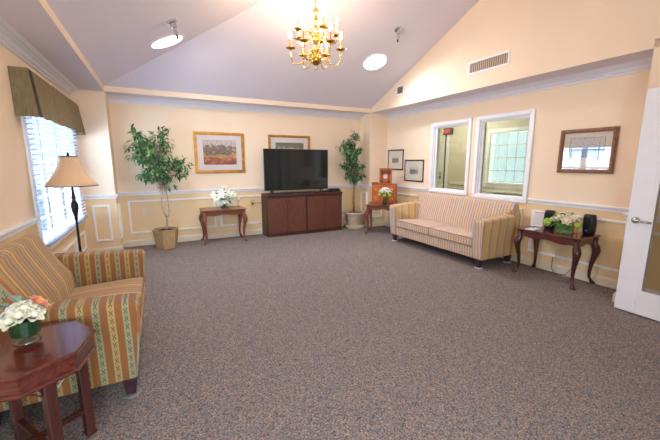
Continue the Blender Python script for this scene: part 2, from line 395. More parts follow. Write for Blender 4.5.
# gable wall on the right above the soffit, vaulted hip ceiling
bm = B()
poly = [(YFI-.3, ZT-.002), (YBI+.3, ZT-.002), (YBI+.3, ZT), (YBI, ZT), (YRIDGE, ZRIDGE), (YFI, ZT), (YFI-.3, ZT)]
prism(bm, poly, 0, XRI, XRI+.1)
sobj('wall_gable', bm, M['wall'])
bm = B()
half = (YBI-YFI)/2; ax = XLI+half
th = .06
V = {}
for k, (x, y, z) in dict(a=(XLI,YBI,ZT), b=(XLI,YFI,ZT), p=(ax,YRIDGE,ZRIDGE), c=(XRI+.05,YBI,ZT), d=(XRI+.05,YFI,ZT), q=(XRI+.05,YRIDGE,ZRIDGE)).items():
    V[k] = bm.verts.new((x,y,z)); V[k+'u'] = bm.verts.new((x,y,z+th))
for u in ('', 'u'):
    bm.faces.new([V[i+u] for i in 'abp']); bm.faces.new([V[i+u] for i in 'acqp']); bm.faces.new([V[i+u] for i in 'bdqp'])
for a, b_ in ('ab','ac','bd','cq','dq'): bm.faces.new([V[a], V[b_], V[b_+'u'], V[a+'u']])
sobj('ceiling', bm, M['ceiling'])

# ------------------------------------------------------------------ mouldings
def run(name, prof, path, m, closed=False, parent=None):
    """sweep a wall profile (out, z) along a horizontal polyline; 'out' is to the right of travel; mitred corners"""
    bm = B(); n = len(path); rings = []
    for i, p_ in enumerate(path):
        p_ = Vector((p_[0], p_[1], 0))
        d0 = (p_ - Vector((*path[i-1], 0))).normalized() if i > 0 else None
        d1 = (Vector((*path[i+1], 0)) - p_).normalized() if i < n-1 else None
        if d0 is None: d0 = d1
        if d1 is None: d1 = d0
        n0 = Vector((d0.y, -d0.x, 0)); n1 = Vector((d1.y, -d1.x, 0)); b_ = (n0+n1).normalized(); s = 1/max(.3, b_.dot(n0))
        rings.append([bm.verts.new(p_ + b_*s*o_ + Vector((0,0,z_))) for o_, z_ in prof])
    k = len(prof)
    for a, b_ in zip(rings, rings[1:]):
        for j in range(k): bm.faces.new((a[j], b_[j], b_[(j+1)%k], a[(j+1)%k]))
    bm.faces.new(rings[0]); bm.faces.new(rings[-1][::-1])
    return sobj(name, bm, m)
CROWN = [(0,ZC-.0),(.018,ZC),(.02,ZC+.018),(.03,ZC+.022),(.04,ZC+.03),(.05,ZC+.05),(.075,ZC+.066),(.082,ZC+.072),(.1,ZC+.074),(.112,ZC+.084),(.125,ZS-.001),(0,ZS-.001)]
e = .0
run('trim_1', CROWN, [(XL, YF), (XL, YBI)], M['crown'])
run('trim_2', CROWN, [(XLI, YB), (XRI, YB)], M['crown'])
run('trim_3', CROWN, [(XR, YBI), (XR, YE)], M['crown'])
RAIL = [(0,ZR-.058),(.012,ZR-.058),(.014,ZR-.035),(.022,ZR-.03),(.03,ZR-.015),(.03,ZR),(0,ZR)]
run('trim_4', RAIL, [(XL, YF), (XL, WY0-.085)], M['white'])
run('trim_5', RAIL, [(XL, WY1+.085), (XL, YBI), (XLI, YBI), (XLI, YB), (XRI, YB), (XRI, YBI), (XR, YBI), (XR, W1[1]+.09)], M['white'])
run('trim_6', RAIL, [(XR, W2[0]-.075), (XR, YE), (XRI, YE), (XRI, .6)], M['white'])
BASE = [(0,.001),(.016,.001),(.016,.085),(.01,.1),(.004,.108),(0,.108)]
run('baseboard_left', BASE, [(XL, YF), (XL, YBI), (XLI, YBI), (XLI, YB)], M['base'])
run('baseboard_back', BASE, [(XLI, YB), (XRI, YB), (XRI, YBI)], M['base'])
run('baseboard_right', BASE, [(XRI, YBI), (XR, YBI), (XR, YE), (XRI, YE), (XRI, .6)], M['base'])

tn = [7]
def panel(plane, v, a0, a1, z0, z1, sgn, w=.026, t=.014, m='white'):
    """picture-frame moulding on a wall plane; plane 'x' or 'y' at v, sgn = direction it projects"""
    bm = B()
    def bx(p0, p1, q0, q1, tt):
        if plane == 'x': box(bm, min(v, v+sgn*tt), max(v, v+sgn*tt), p0, p1, q0, q1)
        else: box(bm, p0, p1, min(v, v+sgn*tt), max(v, v+sgn*tt), q0, q1)
    for (i, tt) in ((0, t), (w*.3, t*1.5)):
        ww = w - 2*i if i else w
        bx(a0+i, a1-i, z0+i, z0+i+ww, tt); bx(a0+i, a1-i, z1-i-ww, z1-i, tt)
        bx(a0+i, a0+i+ww, z0+i+ww, z1-i-ww, tt); bx(a1-i-ww, a1-i, z0+i+ww, z1-i-ww, tt)
    o = sobj('trim_%d' % tn[0], bm, M[m]); tn[0] += 1
for a0, a1 in ((-.46, .915), (1.0, 2.22), (2.32, 3.60)): panel('y', YB, a0, a1, .22, .775, -1)
panel('y', YBI, -.895, -.675, .21, .765, -1); panel('x', XLI, 6.08, 6.32, .21, .765, 1)
panel('y', YBI, 4.14, 4.40, .21, .765, -1); panel('x', XRI, 6.08, 6.32, .21, .765, -1)
for a0, a1 in ((1.66, 2.72), (2.86, 4.70), (4.86, 5.86)): panel('x', XR, a0, a1, .2, .77, -1)
for a0, a1 in ((3.98, 4.55), (4.62, 5.18), (5.25, 5.88)): panel('x', XL, a0, a1, .16, .42, 1)
for a0, a1 in ((.2, 1.7), (1.85, 3.75)): panel('x', XL, a0, a1, .2, .77, 1)
panel('x', XRI, .75, 1.40, .2, .77, -1)

# ------------------------------------------------------------------ windows
def window_frame_x(name, x, sgn, y0, y1, z0, z1, w, depth, glass_m, sill=True, wallT=T):
    """casing on the room side of a wall at x; sgn = direction into the room"""
    bm = B(); t = .022; xa, xb = sorted((x, x+sgn*t))
    box(bm, xa, xb, y0-w, y0, z0-w, z1+w); box(bm, xa, xb, y1, y1+w, z0-w, z1+w)
    box(bm, xa, xb, y0, y1, z1, z1+w); box(bm, xa, xb, y0, y1, z0-w, z0)
    r = sobj(name, bm, M['white'], bevel=.006)
    bm = B(); xo = x - sgn*wallT; a, b_ = sorted((x, xo)); i = .018
    box(bm, a, b_, y0, y0+i, z0, z1); box(bm, a, b_, y1-i, y1, z0, z1); box(bm, a, b_, y0+i, y1-i, z1-i, z1); box(bm, a, b_, y0+i, y1-i, z0, z0+i)
    sobj('window_jamb', bm, M['white'], r)
    gx = x - sgn*wallT*.6
    bm = B(); box(bm, gx-.003, gx+.003, y0+i, y1-i, z0+i, z1-i); sobj('pane', bm, glass_m, r)
    if sill:
        bm = B(); a, b_ = sorted((x, x+sgn*.05)); box(bm, a, b_, y0-w*.9, y1+w*.9, z0-.02, z0+.012); sobj('window_sill', bm, M['white'], r, bevel=.005)
    return r
w1 = window_frame_x('window_1', XL, 1, WY0, WY1, WZ0, WZ1, .075, .1, M['glass'])
# sashes of the twin exterior window: muntins
bm = B(); gx = XL-.07
for y0, y1 in ((WY0+.018, 4.855), (4.895, WY1-.018)):
    box(bm, gx-.02, gx+.02, y0, y1, 1.24, 1.29)
    for k in range(1, 3): yy = y0+(y1-y0)*k/3; box(bm, gx-.01, gx+.01, yy-.01, yy+.01, WZ0+.018, WZ1-.018)
    for zz in (.83, 1.04, 1.5, 1.72): box(bm, gx-.01, gx+.01, y0, y1, zz-.009, zz+.009)
    for yy in (y0+.02, y1-.02): box(bm, gx-.021, gx+.021, yy-.02, yy+.02, WZ0+.018, WZ1-.018)
box(bm, gx-.03, XL-.001, 4.855, 4.895, WZ0+.018, WZ1-.018)
sobj('muntin', bm, M['white'], w1)
for i, (y0, y1, z0, z1) in enumerate((W1, W2)):
    wf = window_frame_x('window_%d' % (i+2), XR, -1, y0, y1, z0, z1, .058, .1, M['glass_green'], sill=False)
    bm = B(); box(bm, XR+T, XR+T+.02, y0-.06, y0, z0-.06, z1+.06); box(bm, XR+T, XR+T+.02, y1, y1+.06, z0-.06, z1+.06)
    box(bm, XR+T, XR+T+.02, y0, y1, z1, z1+.06); box(bm, XR+T, XR+T+.02, y0, y1, z0-.06, z0); sobj('far_casing', bm, M['white'], wf)
    bm = B(); box(bm, XR+.03, XR+.05, y0+.018, y1-.018, z1-.035, z1-.018); box(bm, XR+.03, XR+.05, y1-.05, y1-.018, z0+.018, z1-.035); sobj('glazing_bead', bm, M['white'], wf)
# front wall window (behind the camera), added to let in fill light
for i, (x0, x1) in enumerate(((-.85, 1.05),)):
    bm = B(); z0, z1, w = .62, 2.15, .075
    box(bm, x0-w, x0, YF, YF+.022, z0-w, z1+w); box(bm, x1, x1+w, YF, YF+.022, z0-w, z1+w); box(bm, x0, x1, YF, YF+.022, z1, z1+w); box(bm, x0, x1, YF, YF+.022, z0-w, z0)
    xm = (x0+x1)/2; box(bm, xm-.03, xm+.03, YF-.08, YF-.04, z0, z1); box(bm, x0, x1, YF-.08, YF-.04, 1.31, 1.36)
    for k in (1, 3): xx = x0+(x1-x0)*k/4; box(bm, xx-.01, xx+.01, YF-.07, YF-.05, z0, z1)
    wf = sobj('window_%d' % (i+5), bm, M['white'])
    bm = B(); box(bm, x0, x1, YF-.062, YF-.058, z0, z1); sobj('pane', bm, M['glass'], wf)

# ------------------------------------------------------------------ adjoining room seen through the interior windows
XF = 6.5; YA1 = 7.6
GW = (4.03, 5.0, .965, 2.03)
bm = wall_x('w', XF, XF+T, YE-.6, YA1, 2.7, [GW], split=False); sobj('wall_far_room', bm, M['far_wall'])
bm = B(); box(bm, XR+T, XF, YE-.6, YE-.5, 0, 2.7); sobj('wall_far_room_front', bm, M['far_wall'])
bm = B(); box(bm, XR+T, XF+T, YB+.9, YB+1.0, 0, 2.7); sobj('wall_far_room_back', bm, M['far_wall'])
bpy.data.objects['wall_back'].data.materials.append(M['far_wall'])
bm = B(); box(bm, XR, XF+T, YE-.6, YA1, 2.6, 2.7); sobj('ceiling_far_room', bm, M['ceiling'])
wf = window_frame_x('window_4', XF, -1, *GW, .07, .1, M['glass'], sill=True)
bm = B(); gx = XF+.06
for k in range(1, 5):
    yy = GW[0]+(GW[1]-GW[0])*k/5; box(bm, gx-.012, gx+.012, yy-.009, yy+.009, GW[2], GW[3])
for k in range(1, 4):
    zz = GW[2]+(GW[3]-GW[2])*k/4; box(bm, gx-.012, gx+.012, GW[0], GW[1], zz-.009, zz+.009)
sobj('muntin', bm, M['white'], wf)
RAIL2 = [(0,ZR-.05),(.02,ZR-.05),(.03,ZR-.02),(.03,ZR),(0,ZR)]
run('trim_30', RAIL2, [(XF, 6.05), (XF, YE-.5)], M['white'])
for a0, a1 in ((3.0, 3.9), (4.0, 4.9), (5.05, 5.95)): panel('x', XF, a0, a1, .15, .8, -1, m='white')
# door in the far room with exit sign above
bm = B(); box(bm, XF-.045, XF-.002, 6.27, 7.12, .01, 2.1); d2 = sobj('door_2', bm, M['far_door'], bevel=.004)
bm = B(); box(bm, XF-.02, XF-.001, 6.14, 6.24, 0, 2.2); box(bm, XF-.02, XF-.001, 7.15, 7.25, 0, 2.2); box(bm, XF-.02, XF-.001, 6.24, 7.15, 2.12, 2.2)
sobj('door_casing', bm, M['white'], d2)
bm = B(); box(bm, XF-.03, XF-.001, 6.24, 6.268, .01, 2.12); sobj('door_gap_shade', bm, M['black'], d2)  # black bar standing for the shade between door and casing
bm = B(); tube(bm, [(XF-.05, 6.36, 1.04), (XF-.1, 6.36, 1.04)], .014); tube(bm, [(XF-.1, 6.36, 1.04), (XF-.1, 6.5, 1.03)], .012); box(bm, XF-.052, XF-.046, 6.33, 6.4, .98, 1.16)
sobj('door_handle', bm, M['chrome'], d2)
ex = thing('exit_sign', 'lit red exit sign above the door behind the left interior window', 'sign', (XF-.06, 6.17, 2.07)); ex.scale = (.82,)*3
bm = B(); box(bm, -.04, .055, -.15, .15, 0, .19); link_mesh('housing', bm, M['black'], ex, bevel=.006)
bm = B(); box(bm, -.045, -.041, -.115, .115, .03, .16); link_mesh('face', bm, mat('exit_face', srgb(70,24,28), .5), ex)
def text_obj(name, s, size, m, parent, loc, rot, ext=.002):
    cu = bpy.data.curves.new(name, 'FONT'); cu.body = s; cu.size = size; cu.extrude = ext; cu.align_x = 'CENTER'; cu.align_y = 'CENTER'
    tmp = bpy.data.objects.new('tmp', cu); col.objects.link(tmp); bpy.context.view_layer.update()
    me = bpy.data.meshes.new_from_object(tmp.evaluated_get(bpy.context.evaluated_depsgraph_get())); bpy.data.objects.remove(tmp)
    me.materials.clear(); me.materials.append(m)
    o = bpy.data.objects.new(name, me); col.objects.link(o); o.parent = parent; o.location = loc; o.rotation_euler = rot
    return o
text_obj('lettering', 'EXIT', .13, M['exit'], ex, (-.048, 0, .095), (PI/2, 0, -PI/2))
tb = thing('wall_counter', 'narrow white ledge under the gridded window of the far room', 'counter', (XF, 4.3, .78))
bm = B(); box(bm, -.22, -.001, -.85, .55, 0, .03); link_mesh('top', bm, M['white'], tb, bevel=.005)
for yy in (-.7, .4):
    bm = B(); prism(bm, [(-.18, 0), (-.032, 0), (-.032, -.16)], 1, yy-.015, yy+.015); link_mesh('bracket', bm, M['white'], tb)

# ------------------------------------------------------------------ open glazed door on the right
dr = sobj('door_1', (lambda bm: (box(bm, -.022,.022,-.155,0,.012,2.035), box(bm, -.022,.022,-.91,-.755,.012,2.035), box(bm, -.022,.022,-.755,-.155,.012,.235), box(bm, -.022,.022,-.755,-.155,1.90,2.035), bm)[-1])(B()), M['white'], bevel=.004, loc=(3.885, 1.452, 0))
bm = B()
for xx in (-.028, .024):
    a, b_ = xx, xx+.006
    box(bm, a, b_, -.185, -.155, .205, 1.93); box(bm, a, b_, -.755, -.725, .205, 1.93); box(bm, a, b_, -.725, -.185, .205, .245); box(bm, a, b_, -.725, -.185, 1.89, 1.93)
sobj('glazing_bead', bm, M['white'], dr)
bm = B(); box(bm, -.004, .004, -.755, -.155, .235, 1.9); sobj('pane', bm, glass('door_glass', (.82,.80,.76), 1.3), dr)
bm = B()
tube(bm, [(-.022, -.065, .885), (-.034, -.065, .885)], .03, 16); tube(bm, [(-.03,-.065,.885), (-.075,-.065,.885)], .012, 10)
tube(bm, [(-.072,-.062,.885), (-.08,-.085,.885), (-.078,-.13,.882), (-.066,-.19,.878)], [.013,.013,.011,.009], 10)
o = sobj('door_handle', bm, M['chrome'], dr, smooth=True); o['label'] = 'chrome lever handle'
bm = B()
for zz in (.25, 1.05, 1.8): tube(bm, [(.026, -.905, zz-.05), (.026, -.905, zz+.05)], .008)
sobj('hinge', bm, M['chrome'], dr)
bm = B(); box(bm, 3.99, 4.115, .48, .54, 0, 2.14); box(bm, 4.02, 4.05, .54, .60, 0, 2.14); box(bm, 4.02, 4.05, -.5, -.42, 0, 2.14); box(bm, 4.02, 4.05, -.42, .54, 2.06, 2.14)
sobj('trim_31', bm, M['white'])

# ------------------------------------------------------------------ valance and blind
va = thing('window_valance', 'olive box-pleated fabric valance mounted above the left window', 'valance', (XL, 3.75, 1.785))
def valance():
    L = 2.2; ztop = .385
    ys = []; pts = []
    # outline in plan at top and bottom: near return, front with pleat notches, far return
    def outline(d, L0, L1, wob):
        P = [(0.001, L0), (d, L0)]
        P += [(d, L0+.16-.16), (d, L0+.02)]
        P += [(d-.05, L0+.03), (d-.05, L0+.06)]
        n = 40
        for i in range(n+1):
            y = L0+.05 + (L1-L0-.1)*i/n
            P.append((d + .006*math.sin(i*1.1)*wob + (.004 if i % 13 else -.02), y))
        P += [(d-.05, L1-.06), (d-.05, L1-.03), (d, L1-.02), (d, L1), (0.001, L1)]
        return P
    bm = B(); N_ = 6; rows = []
    for k in range(N_):
        t = k/(N_-1); z = ztop*(1-t); d = .125 + .035*t
        P = outline(d, 0-.0*t, L-.14+.10*t, t)
        rows.append([bm.verts.new((x, y, z + ((.004*math.sin(y*22)) if k == N_-1 else 0))) for x, y in P])
    for a, b_ in zip(rows, rows[1:]):
        for i in range(len(a)-1): bm.faces.new((a[i], a[i+1], b_[i+1], b_[i]))
    o = link_mesh('pleated_skirt', bm, M['valance'], va, smooth=False)
    md = o.modifiers.new('s', 'SOLIDIFY'); md.thickness = .008; md.offset = -1
    bm = B(); box(bm, .002, .12, .01, L-.15, ztop-.012, ztop+.004); link_mesh('top_board', bm, M['valance'], va)
    bm = B(); y0 = .0
    prism(bm, [(.11, ztop-.002), (.1285, ztop-.002), (.164, .002), (.145, .002)], 1, .012, .085); link_mesh('pleat_gap_shade', bm, mat('valance_pleat_shade', srgb(60,50,40), .9), va)  # dark strip: shade inside the corner pleat, put into the colour
valance()
bl = thing('window_blind', 'white horizontal slat blind covering the left window', 'blind', (XL+.035, 3.86, .64))
bm = B(); box(bm, -.005, .045, 0, 1.98, 1.26, 1.30); link_mesh('head_rail', bm, M['slat'], bl)
bm = B(); nsl = 28
for k in range(nsl):
    z = .03 + k*.0445; a = math.radians(20); hw = .025
    c, s = math.cos(a)*hw, math.sin(a)*hw; xx = .02
    n = 2
    for (p0, p1) in (((xx-c, z-s), (xx, z+.003)), ((xx, z+.003), (xx+c, z+s))):
        vs = [bm.verts.new(q) for q in ((p0[0], 0, p0[1]), (p1[0], 0, p1[1]), (p1[0], 1.98, p1[1]), (p0[0], 1.98, p0[1]))]
        ws = [bm.verts.new((v.co.x, v.co.y, v.co.z-.002)) for v in vs]
        bm.faces.new(vs); bm.faces.new(ws[::-1])
        for i in range(4): bm.faces.new((vs[i], ws[i], ws[(i+1)%4], vs[(i+1)%4]))
link_mesh('slats', bm, M['slat'], bl)
bm = B(); box(bm, 0, .045, 0, 1.98, -.012, .006); link_mesh('bottom_rail', bm, M['slat'], bl)
for yy in (.15, .7, 1.3, 1.83):
    bm = B(); box(bm, .046, .048, yy-.008, yy+.008, 0, 1.26); link_mesh('ladder_tape', bm, M['cord'], bl)
bm = B(); tube(bm, [(.055, .35, 1.25), (.056, .35, .75)], .003); lathe(bm, [(.004,-.03),(.009,-.02),(.006,.0)], (.056,.35,.75), 8); link_mesh('pull_cord', bm, M['cord'], bl)

# ------------------------------------------------------------------ couches
def arm_mesh(y0, y1, out, D, zb, zf, zr, zrb):
    """side profile extruded between y0,y1; outer side flares a bit at the top"""
    prof = [(.035, zb), (.012, zb+.2), (0, zf-.1), (-.012, zf-.035), (.0, zf-.008), (.03, zf), (D*.35, zf+(zr-zf)*.4), (D*.75, zr), (D*.8, zr-.03), (D*.84, zb+.15), (D*.84, zb)]
    bm = B(); rings = []
    steps = [0, .12, .5, .88, 1]
    for s in steps:
        y = y0+(y1-y0)*s; ring = []
        rd = {0: .028, .12: .006, .5: 0, .88: .006, 1: .028}[s]
        for (x, z) in prof:
            k = (z-zb)/(zr-zb); top = z > zf-.04
            yy = y + out*.03*k*k
            ring.append(bm.verts.new((x, yy, z - (rd if top else 0))))
        rings.append(ring)
    for a, b_ in zip(rings, rings[1:]):
        for j in range(len(prof)): bm.faces.new((a[j], a[(j+1)%len(prof)], b_[(j+1)%len(prof)], b_[j]))
    bm.faces.new(rings[0][::-1]); bm.faces.new(rings[-1])
    bmesh.ops.recalc_face_normals(bm, faces=bm.faces[:])
    for f in bm.faces:
        f.normal_update(); f.material_index = 0 if (f.normal.x < -.6) else 1
    return bm
def cushion(x0, x1, y0, y1, z0, z1, puff=.02, nx=8, ny=10):
    bm = B(); g = {}
    for s in (0, 1):
        for i in range(nx+1):
            for j in range(ny+1):
                u, v = i/nx, j/ny
                b_ = (math.sin(PI*u)**.5 if 0 < u < 1 else 0)*(math.sin(PI*v)**.5 if 0 < v < 1 else 0)
                z = (z1-.012+puff*b_) if s else (z0)
                g[s,i,j] = bm.verts.new((x0+(x1-x0)*u, y0+(y1-y0)*v, z))
    for s in (0, 1):
        for i in range(nx):
            for j in range(ny):
                q = [g[s,i,j], g[s,i+1,j], g[s,i+1,j+1], g[s,i,j+1]]
                bm.faces.new(q if s else q[::-1])
    for i in range(nx):
        for j in (0, ny): bm.faces.new((g[0,i,j], g[0,i+1,j], g[1,i+1,j], g[1,i,j]))
    for j in range(ny):
        for i in (0, nx): bm.faces.new((g[0,i,j], g[0,i,j+1], g[1,i,j+1], g[1,i,j]))
    bmesh.ops.recalc_face_normals(bm, faces=bm.faces[:])
    return bm
M['piping'] = mat('piping_cord', srgb(150,112,78), .8, scale=60)
def couch(t, W, D, ncush, zb, zf, zr, ztop, zseat, mx, my, armw, rnd, inner=False):
    h = W/2
    mats = [my, mx]
    # base with front border
    bm = B(); box(bm, .035, D*.84, -h+armw*.6, h-armw*.6, zb, zb+.155); link_mesh('base', bm, my, t, bevel=.012)
    for s in (-1, 1):
        a, b_ = sorted((s*(h-armw), s*h))
        o = link_mesh('arm', arm_mesh(a, b_, s, D, zb, zf, zr, zr), mats, t, bevel=.012, segs=3)
        # welt along the front of the arm
        bm = B()
        for yy in (s*(h-armw+.006), s*(h-.006)):
            P = [(.033, yy+s*0, zb+.01), (.01, yy+s*.005, zb+.2), (-.003, yy+s*.018, zf-.1), (-.014, yy+s*.024, zf-.045)]
            tube(bm, P, .006, 6)
        link_mesh('welt', bm, my, o, smooth=True)
    w = (W-2*armw)/ncush
    for i in range(ncush):
        y0 = -h+armw+i*w; bm = cushion(.004, D*.72, y0+.007, y0+w-.007, zb+.158, zseat, .035)
        for v in bm.verts: v.co.z -= .035*max(0, v.co.x)/D if v.co.z > zb+.2 else 0
        sc = link_mesh('seat_cushion', bm, my, t, bevel=.022, segs=3)
        for zz in (zb+.166, zseat-.018):
            bm = B(); tube(bm, [(D*.5, y0+.006, zz-.02*(zz > zb+.2)), (.02, y0+.006, zz), (.004, y0+.02, zz), (.002, y0+w/2, zz+.002), (.004, y0+w-.02, zz), (.02, y0+w-.006, zz), (D*.5, y0+w-.006, zz-.02*(zz > zb+.2))], .005, 6)
            link_mesh('piping', bm, M['piping'], sc, smooth=True)
    # back: leaning wedge with a rounded top
    xb = D*(.57 if inner else .63); ti = .05 if inner else 0
    prof = [(xb, zseat-.12), (xb+.03, zseat+.1), (xb+.075+ti*.5, zseat+.25), (xb+.11+ti, ztop-.07), (xb+.125+ti, ztop-.02), (xb+.155+ti, ztop), (xb+.20+ti, ztop), (xb+.235+ti, ztop-.03), (D, ztop-.2), (D-.01, zb)]
    prof += [(D*.8, zb)]
    bm = B(); rings = []
    for s, dz in ((-1, rnd), (-.98, rnd*.6), (-.93, rnd*.3), (-.86, rnd*.12), (-.76, rnd*.03), (-.5, 0), (0, 0), (.5, 0), (.76, rnd*.03), (.86, rnd*.12), (.93, rnd*.3), (.98, rnd*.6), (1, rnd)):
        ring = []
        for x, z in prof:
            full = h - .002 - (.012 if z > zr else .0) * min(1, max(0, (z-zr)/(ztop-zr)))
            if inner: full = h-armw+.012
            half_w = (h-armw+.0) if (x < D*.8 and z < zr-.02) else full
            if z < zr-.02 and x >= D*.8: half_w = h-.004
            ring.append(bm.verts.new((x + (dz*.5 if (z > zr and x < D*.85) else 0), s*half_w, z - dz*min(1, max(0, (z-ztop+.22)/.22)))))
        rings.append(ring)
    for a, b_ in zip(rings, rings[1:]):
        for j in range(len(prof)): bm.faces.new((a[j], a[(j+1)%len(prof)], b_[(j+1)%len(prof)], b_[j]))
    bm.faces.new(rings[0][::-1]); bm.faces.new(rings[-1])
    bmesh.ops.recalc_face_normals(bm, faces=bm.faces[:])
    for f in bm.faces:
        f.normal_update(); f.material_index = 1 if abs(f.normal.y) > .7 else 0
    link_mesh('backrest', bm, mats, t, bevel=.01, segs=3)
    for x, y in ((.075, -h+.07), (.075, h-.07), (D-.12, -h+.07), (D-.12, h-.07)):
        bm = B()
        vs = []
        for z, hw in ((.012, .026), (zb+.01, .04)):
            vs.append([bm.verts.new((x+a*hw, y+b_*hw, z)) for a, b_ in ((-1,-1),(1,-1),(1,1),(-1,1))])
        bm.faces.new(vs[0][::-1]); bm.faces.new(vs[1])
        for k in range(4): bm.faces.new((vs[0][k], vs[0][(k+1)%4], vs[1][(k+1)%4], vs[1][k]))
        link_mesh('leg', bm, M['dark_frame'], t, bevel=.004)
sofa = thing('sofa', 'two-cushion striped gold and pink sofa under the interior windows', 'sofa', (3.68, 3.815, 0))
couch(sofa, 1.93, .79, 2, .125, .66, .70, .865, .418, M['sofa_x'], M['sofa_y'], .15, .022)
chair = thing('armchair', 'striped brown and sage armchair in the left foreground by the window', 'armchair', (-.165, 2.77, 0), PI)
couch(chair, 1.29, .83, 1, .135, .632, .665, .885, .435, M['chair_x'], M['chair_y'], .17, .13, True)
M['caster_dark'] = mat('caster_plastic_grey', srgb(136,134,128), .4, scale=20)
def caster(loc, label):
    bm = B(); lathe(bm, [(.048,.001),(.054,.003),(.052,.010),(.044,.011),(.042,.0105)], (0,0,0), 20)
    return tag(link_mesh('caster_cup', bm, M['rug_cap' if 'sofa' in label else 'caster_dark'], loc=loc, smooth=False), label, 'caster cup', 'caster cups under the seating')
sx0 = 3.68+.075
caster((sx0, 3.815-.965+.07, 0), 'white caster cup under the near front leg of the sofa')
caster((sx0, 3.815+.965-.07, 0), 'white caster cup under the far front leg of the sofa')
caster((3.68+.79-.12, 3.815-.965+.07, 0), 'white caster cup under the near rear leg of the sofa')
caster((-.165-.075, 2.77-.645+.07, 0), 'grey caster cup under the near front leg of the armchair')
caster((-.165-.075, 2.77+.645-.07, 0), 'grey caster cup under the far front leg of the armchair')

# ------------------------------------------------------------------ cabriole side tables
def cabriole_table(t, W, D, H, m, mv, drawer=False):
    """local: width along y, front toward -x; empty at centre of footprint"""
    ht, hd = W/2, D/2
    # shaped top with ogee-ish edge
    bm = B(); n = 24
    def rect(hx, hy, r, z):
        P = []
        for cx, cy, a0 in ((hx-r, hy-r, 0), (-hx+r, hy-r, 90), (-hx+r, -hy+r, 180), (hx-r, -hy+r, 270)):
            for k in range(5):
                a = math.radians(a0+k*22.5); P.append((cx+r*math.cos(a), cy+r*math.sin(a), z))
        return [bm.verts.new(p_) for p_ in P]
    rings = [rect(hd-.012, ht-.012, .03, H-.024), rect(hd, ht, .035, H-.016), rect(hd, ht, .035, H-.008), rect(hd-.008, ht-.008, .03, H)]
    for a, b_ in zip(rings, rings[1:]):
        for k in range(len(a)): bm.faces.new((a[k], a[(k+1)%len(a)], b_[(k+1)%len(a)], b_[k]))
    bm.faces.new(rings[0][::-1]); bm.faces.new(rings[-1])
    link_mesh('tabletop', bm, m, t)
    # aprons with a scalloped lower edge
    def apron(axis, pos, L, sg):
        bm = B(); n = 24; poly = [(-L, H-.024), (L, H-.024)]
        for i in range(n+1):
            u = 1-2*i/n
            z = H-.108 + .011*math.cos(u*PI*2)*(1 if abs(u) < .75 else .2) + .01
            poly.append((u*L, z))
        prism(bm, poly, axis, pos-.009, pos+.009)
        link_mesh('apron', bm, m, t)
    ax_, ay_ = hd-.045, ht-.045
    for s in (-1, 1):
        apron(0, s*ax_, ay_, s); apron(1, s*ay_, ax_, s)
    for sx_ in (-1, 1):
        for sy_ in (-1, 1):
            bm = B(); d = Vector((sx_, sy_, 0)).normalized()
            prof = [(0, H-.026, .030), (0, H-.10, .030), (.012, H-.13, .033), (.026, H-.17, .034), (.026, H-.22, .029), (.012, H-.28, .023), (-.004, H*.40, .018), (-.012, H*.26, .0145), (-.01, H*.14, .0125), (.004, .055, .012), (.022, .028, .018), (.034, .014, .024), (.034, .003, .018)]
            pts = [Vector((sx_*ax_, sy_*ay_, 0)) + d*o_ + Vector((0,0,z)) for o_, z, r in prof]
            rings = []
            for (o_, z, r), p_ in zip(prof, pts):
                n = 12; r = r*(1.25 if z < H-.11 else 1.05); q = 1.0 if z > H-.11 else 0
                ring = []
                for k in range(n):
                    a = 2*PI*k/n; c, s = math.cos(a), math.sin(a)
                    sc = r*(1/max(abs(c), abs(s)) if q else 1)*(.9 if q else 1)
                    ring.append(bm.verts.new(p_ + Vector((c*sc, s*sc, 0))))
                rings.append(ring)
            for a, b_ in zip(rings, rings[1:]):
                for k in range(12): bm.faces.new((a[k], a[(k+1)%12], b_[(k+1)%12], b_[k]))
            bm.faces.new(rings[0]); bm.faces.new(rings[-1][::-1])
            link_mesh('leg', bm, mv, t, smooth=True)
tB = thing('side_table', 'brown cabriole-leg side table against the back wall under the garden picture', 'side table', (1.00, 6.13, 0), PI/2)
cabriole_table(tB, .75, .46, .595, M['cherry'], M['cherry_v'])
cC = Vector((3.65,5.45,0)) + Vector((.7071,.7071,0))*.20 + Vector((.7071,-.7071,0))*.30
tC = thing('side_table', 'cabriole-leg corner table holding the small drawer chest', 'side table', (cC.x, cC.y, 0), PI/4)
cabriole_table(tC, .70, .46, .585, M['cherry'], M['cherry_v'])
tD = thing('side_table', 'dark red cabriole-leg side table with two black speakers, by the right wall', 'side table', (4.245, 2.255, 0), 0)
cabriole_table(tD, .74, .46, .585, M['mahog'], M['mahog_v'])

# ------------------------------------------------------------------ octagonal end table
tc_ = Vector((-.586, 1.822, 0)); A0 = math.radians(-11.4)
oc = thing('end_table', 'octagonal mahogany end table in the left foreground', 'end table', tc_, A0)
H8 = .60
def octa(bm, ap, z, k=1.0): 
    R = ap/math.cos(PI/8); return [bm.verts.new((R*math.cos(PI/8+i*PI/4), R*math.sin(PI/8+i*PI/4), z)) for i in range(8)]
def stack(bm, rings):
    for a, b_ in zip(rings, rings[1:]):
        n = len(a)
        for k in range(n): bm.faces.new((a[k], a[(k+1)%n], b_[(k+1)%n], b_[k]))
    bm.faces.new(rings[0][::-1]); bm.faces.new(rings[-1])
bm = B(); stack(bm, [octa(bm, .238, H8-.026), octa(bm, .244, H8-.02), octa(bm, .247, H8-.008), octa(bm, .241, H8)]); link_mesh('tabletop', bm, M['mahog'], oc)
bm = B(); stack(bm, [octa(bm, .233, H8-.088), octa(bm, .233, H8-.026)]); link_mesh('apron', bm, M['mahog'], oc)
bm = B(); stack(bm, [octa(bm, .24, H8-.098), octa(bm, .243, H8-.09), octa(bm, .236, H8-.082)]); link_mesh('lower_moulding', bm, M['mahog'], oc)
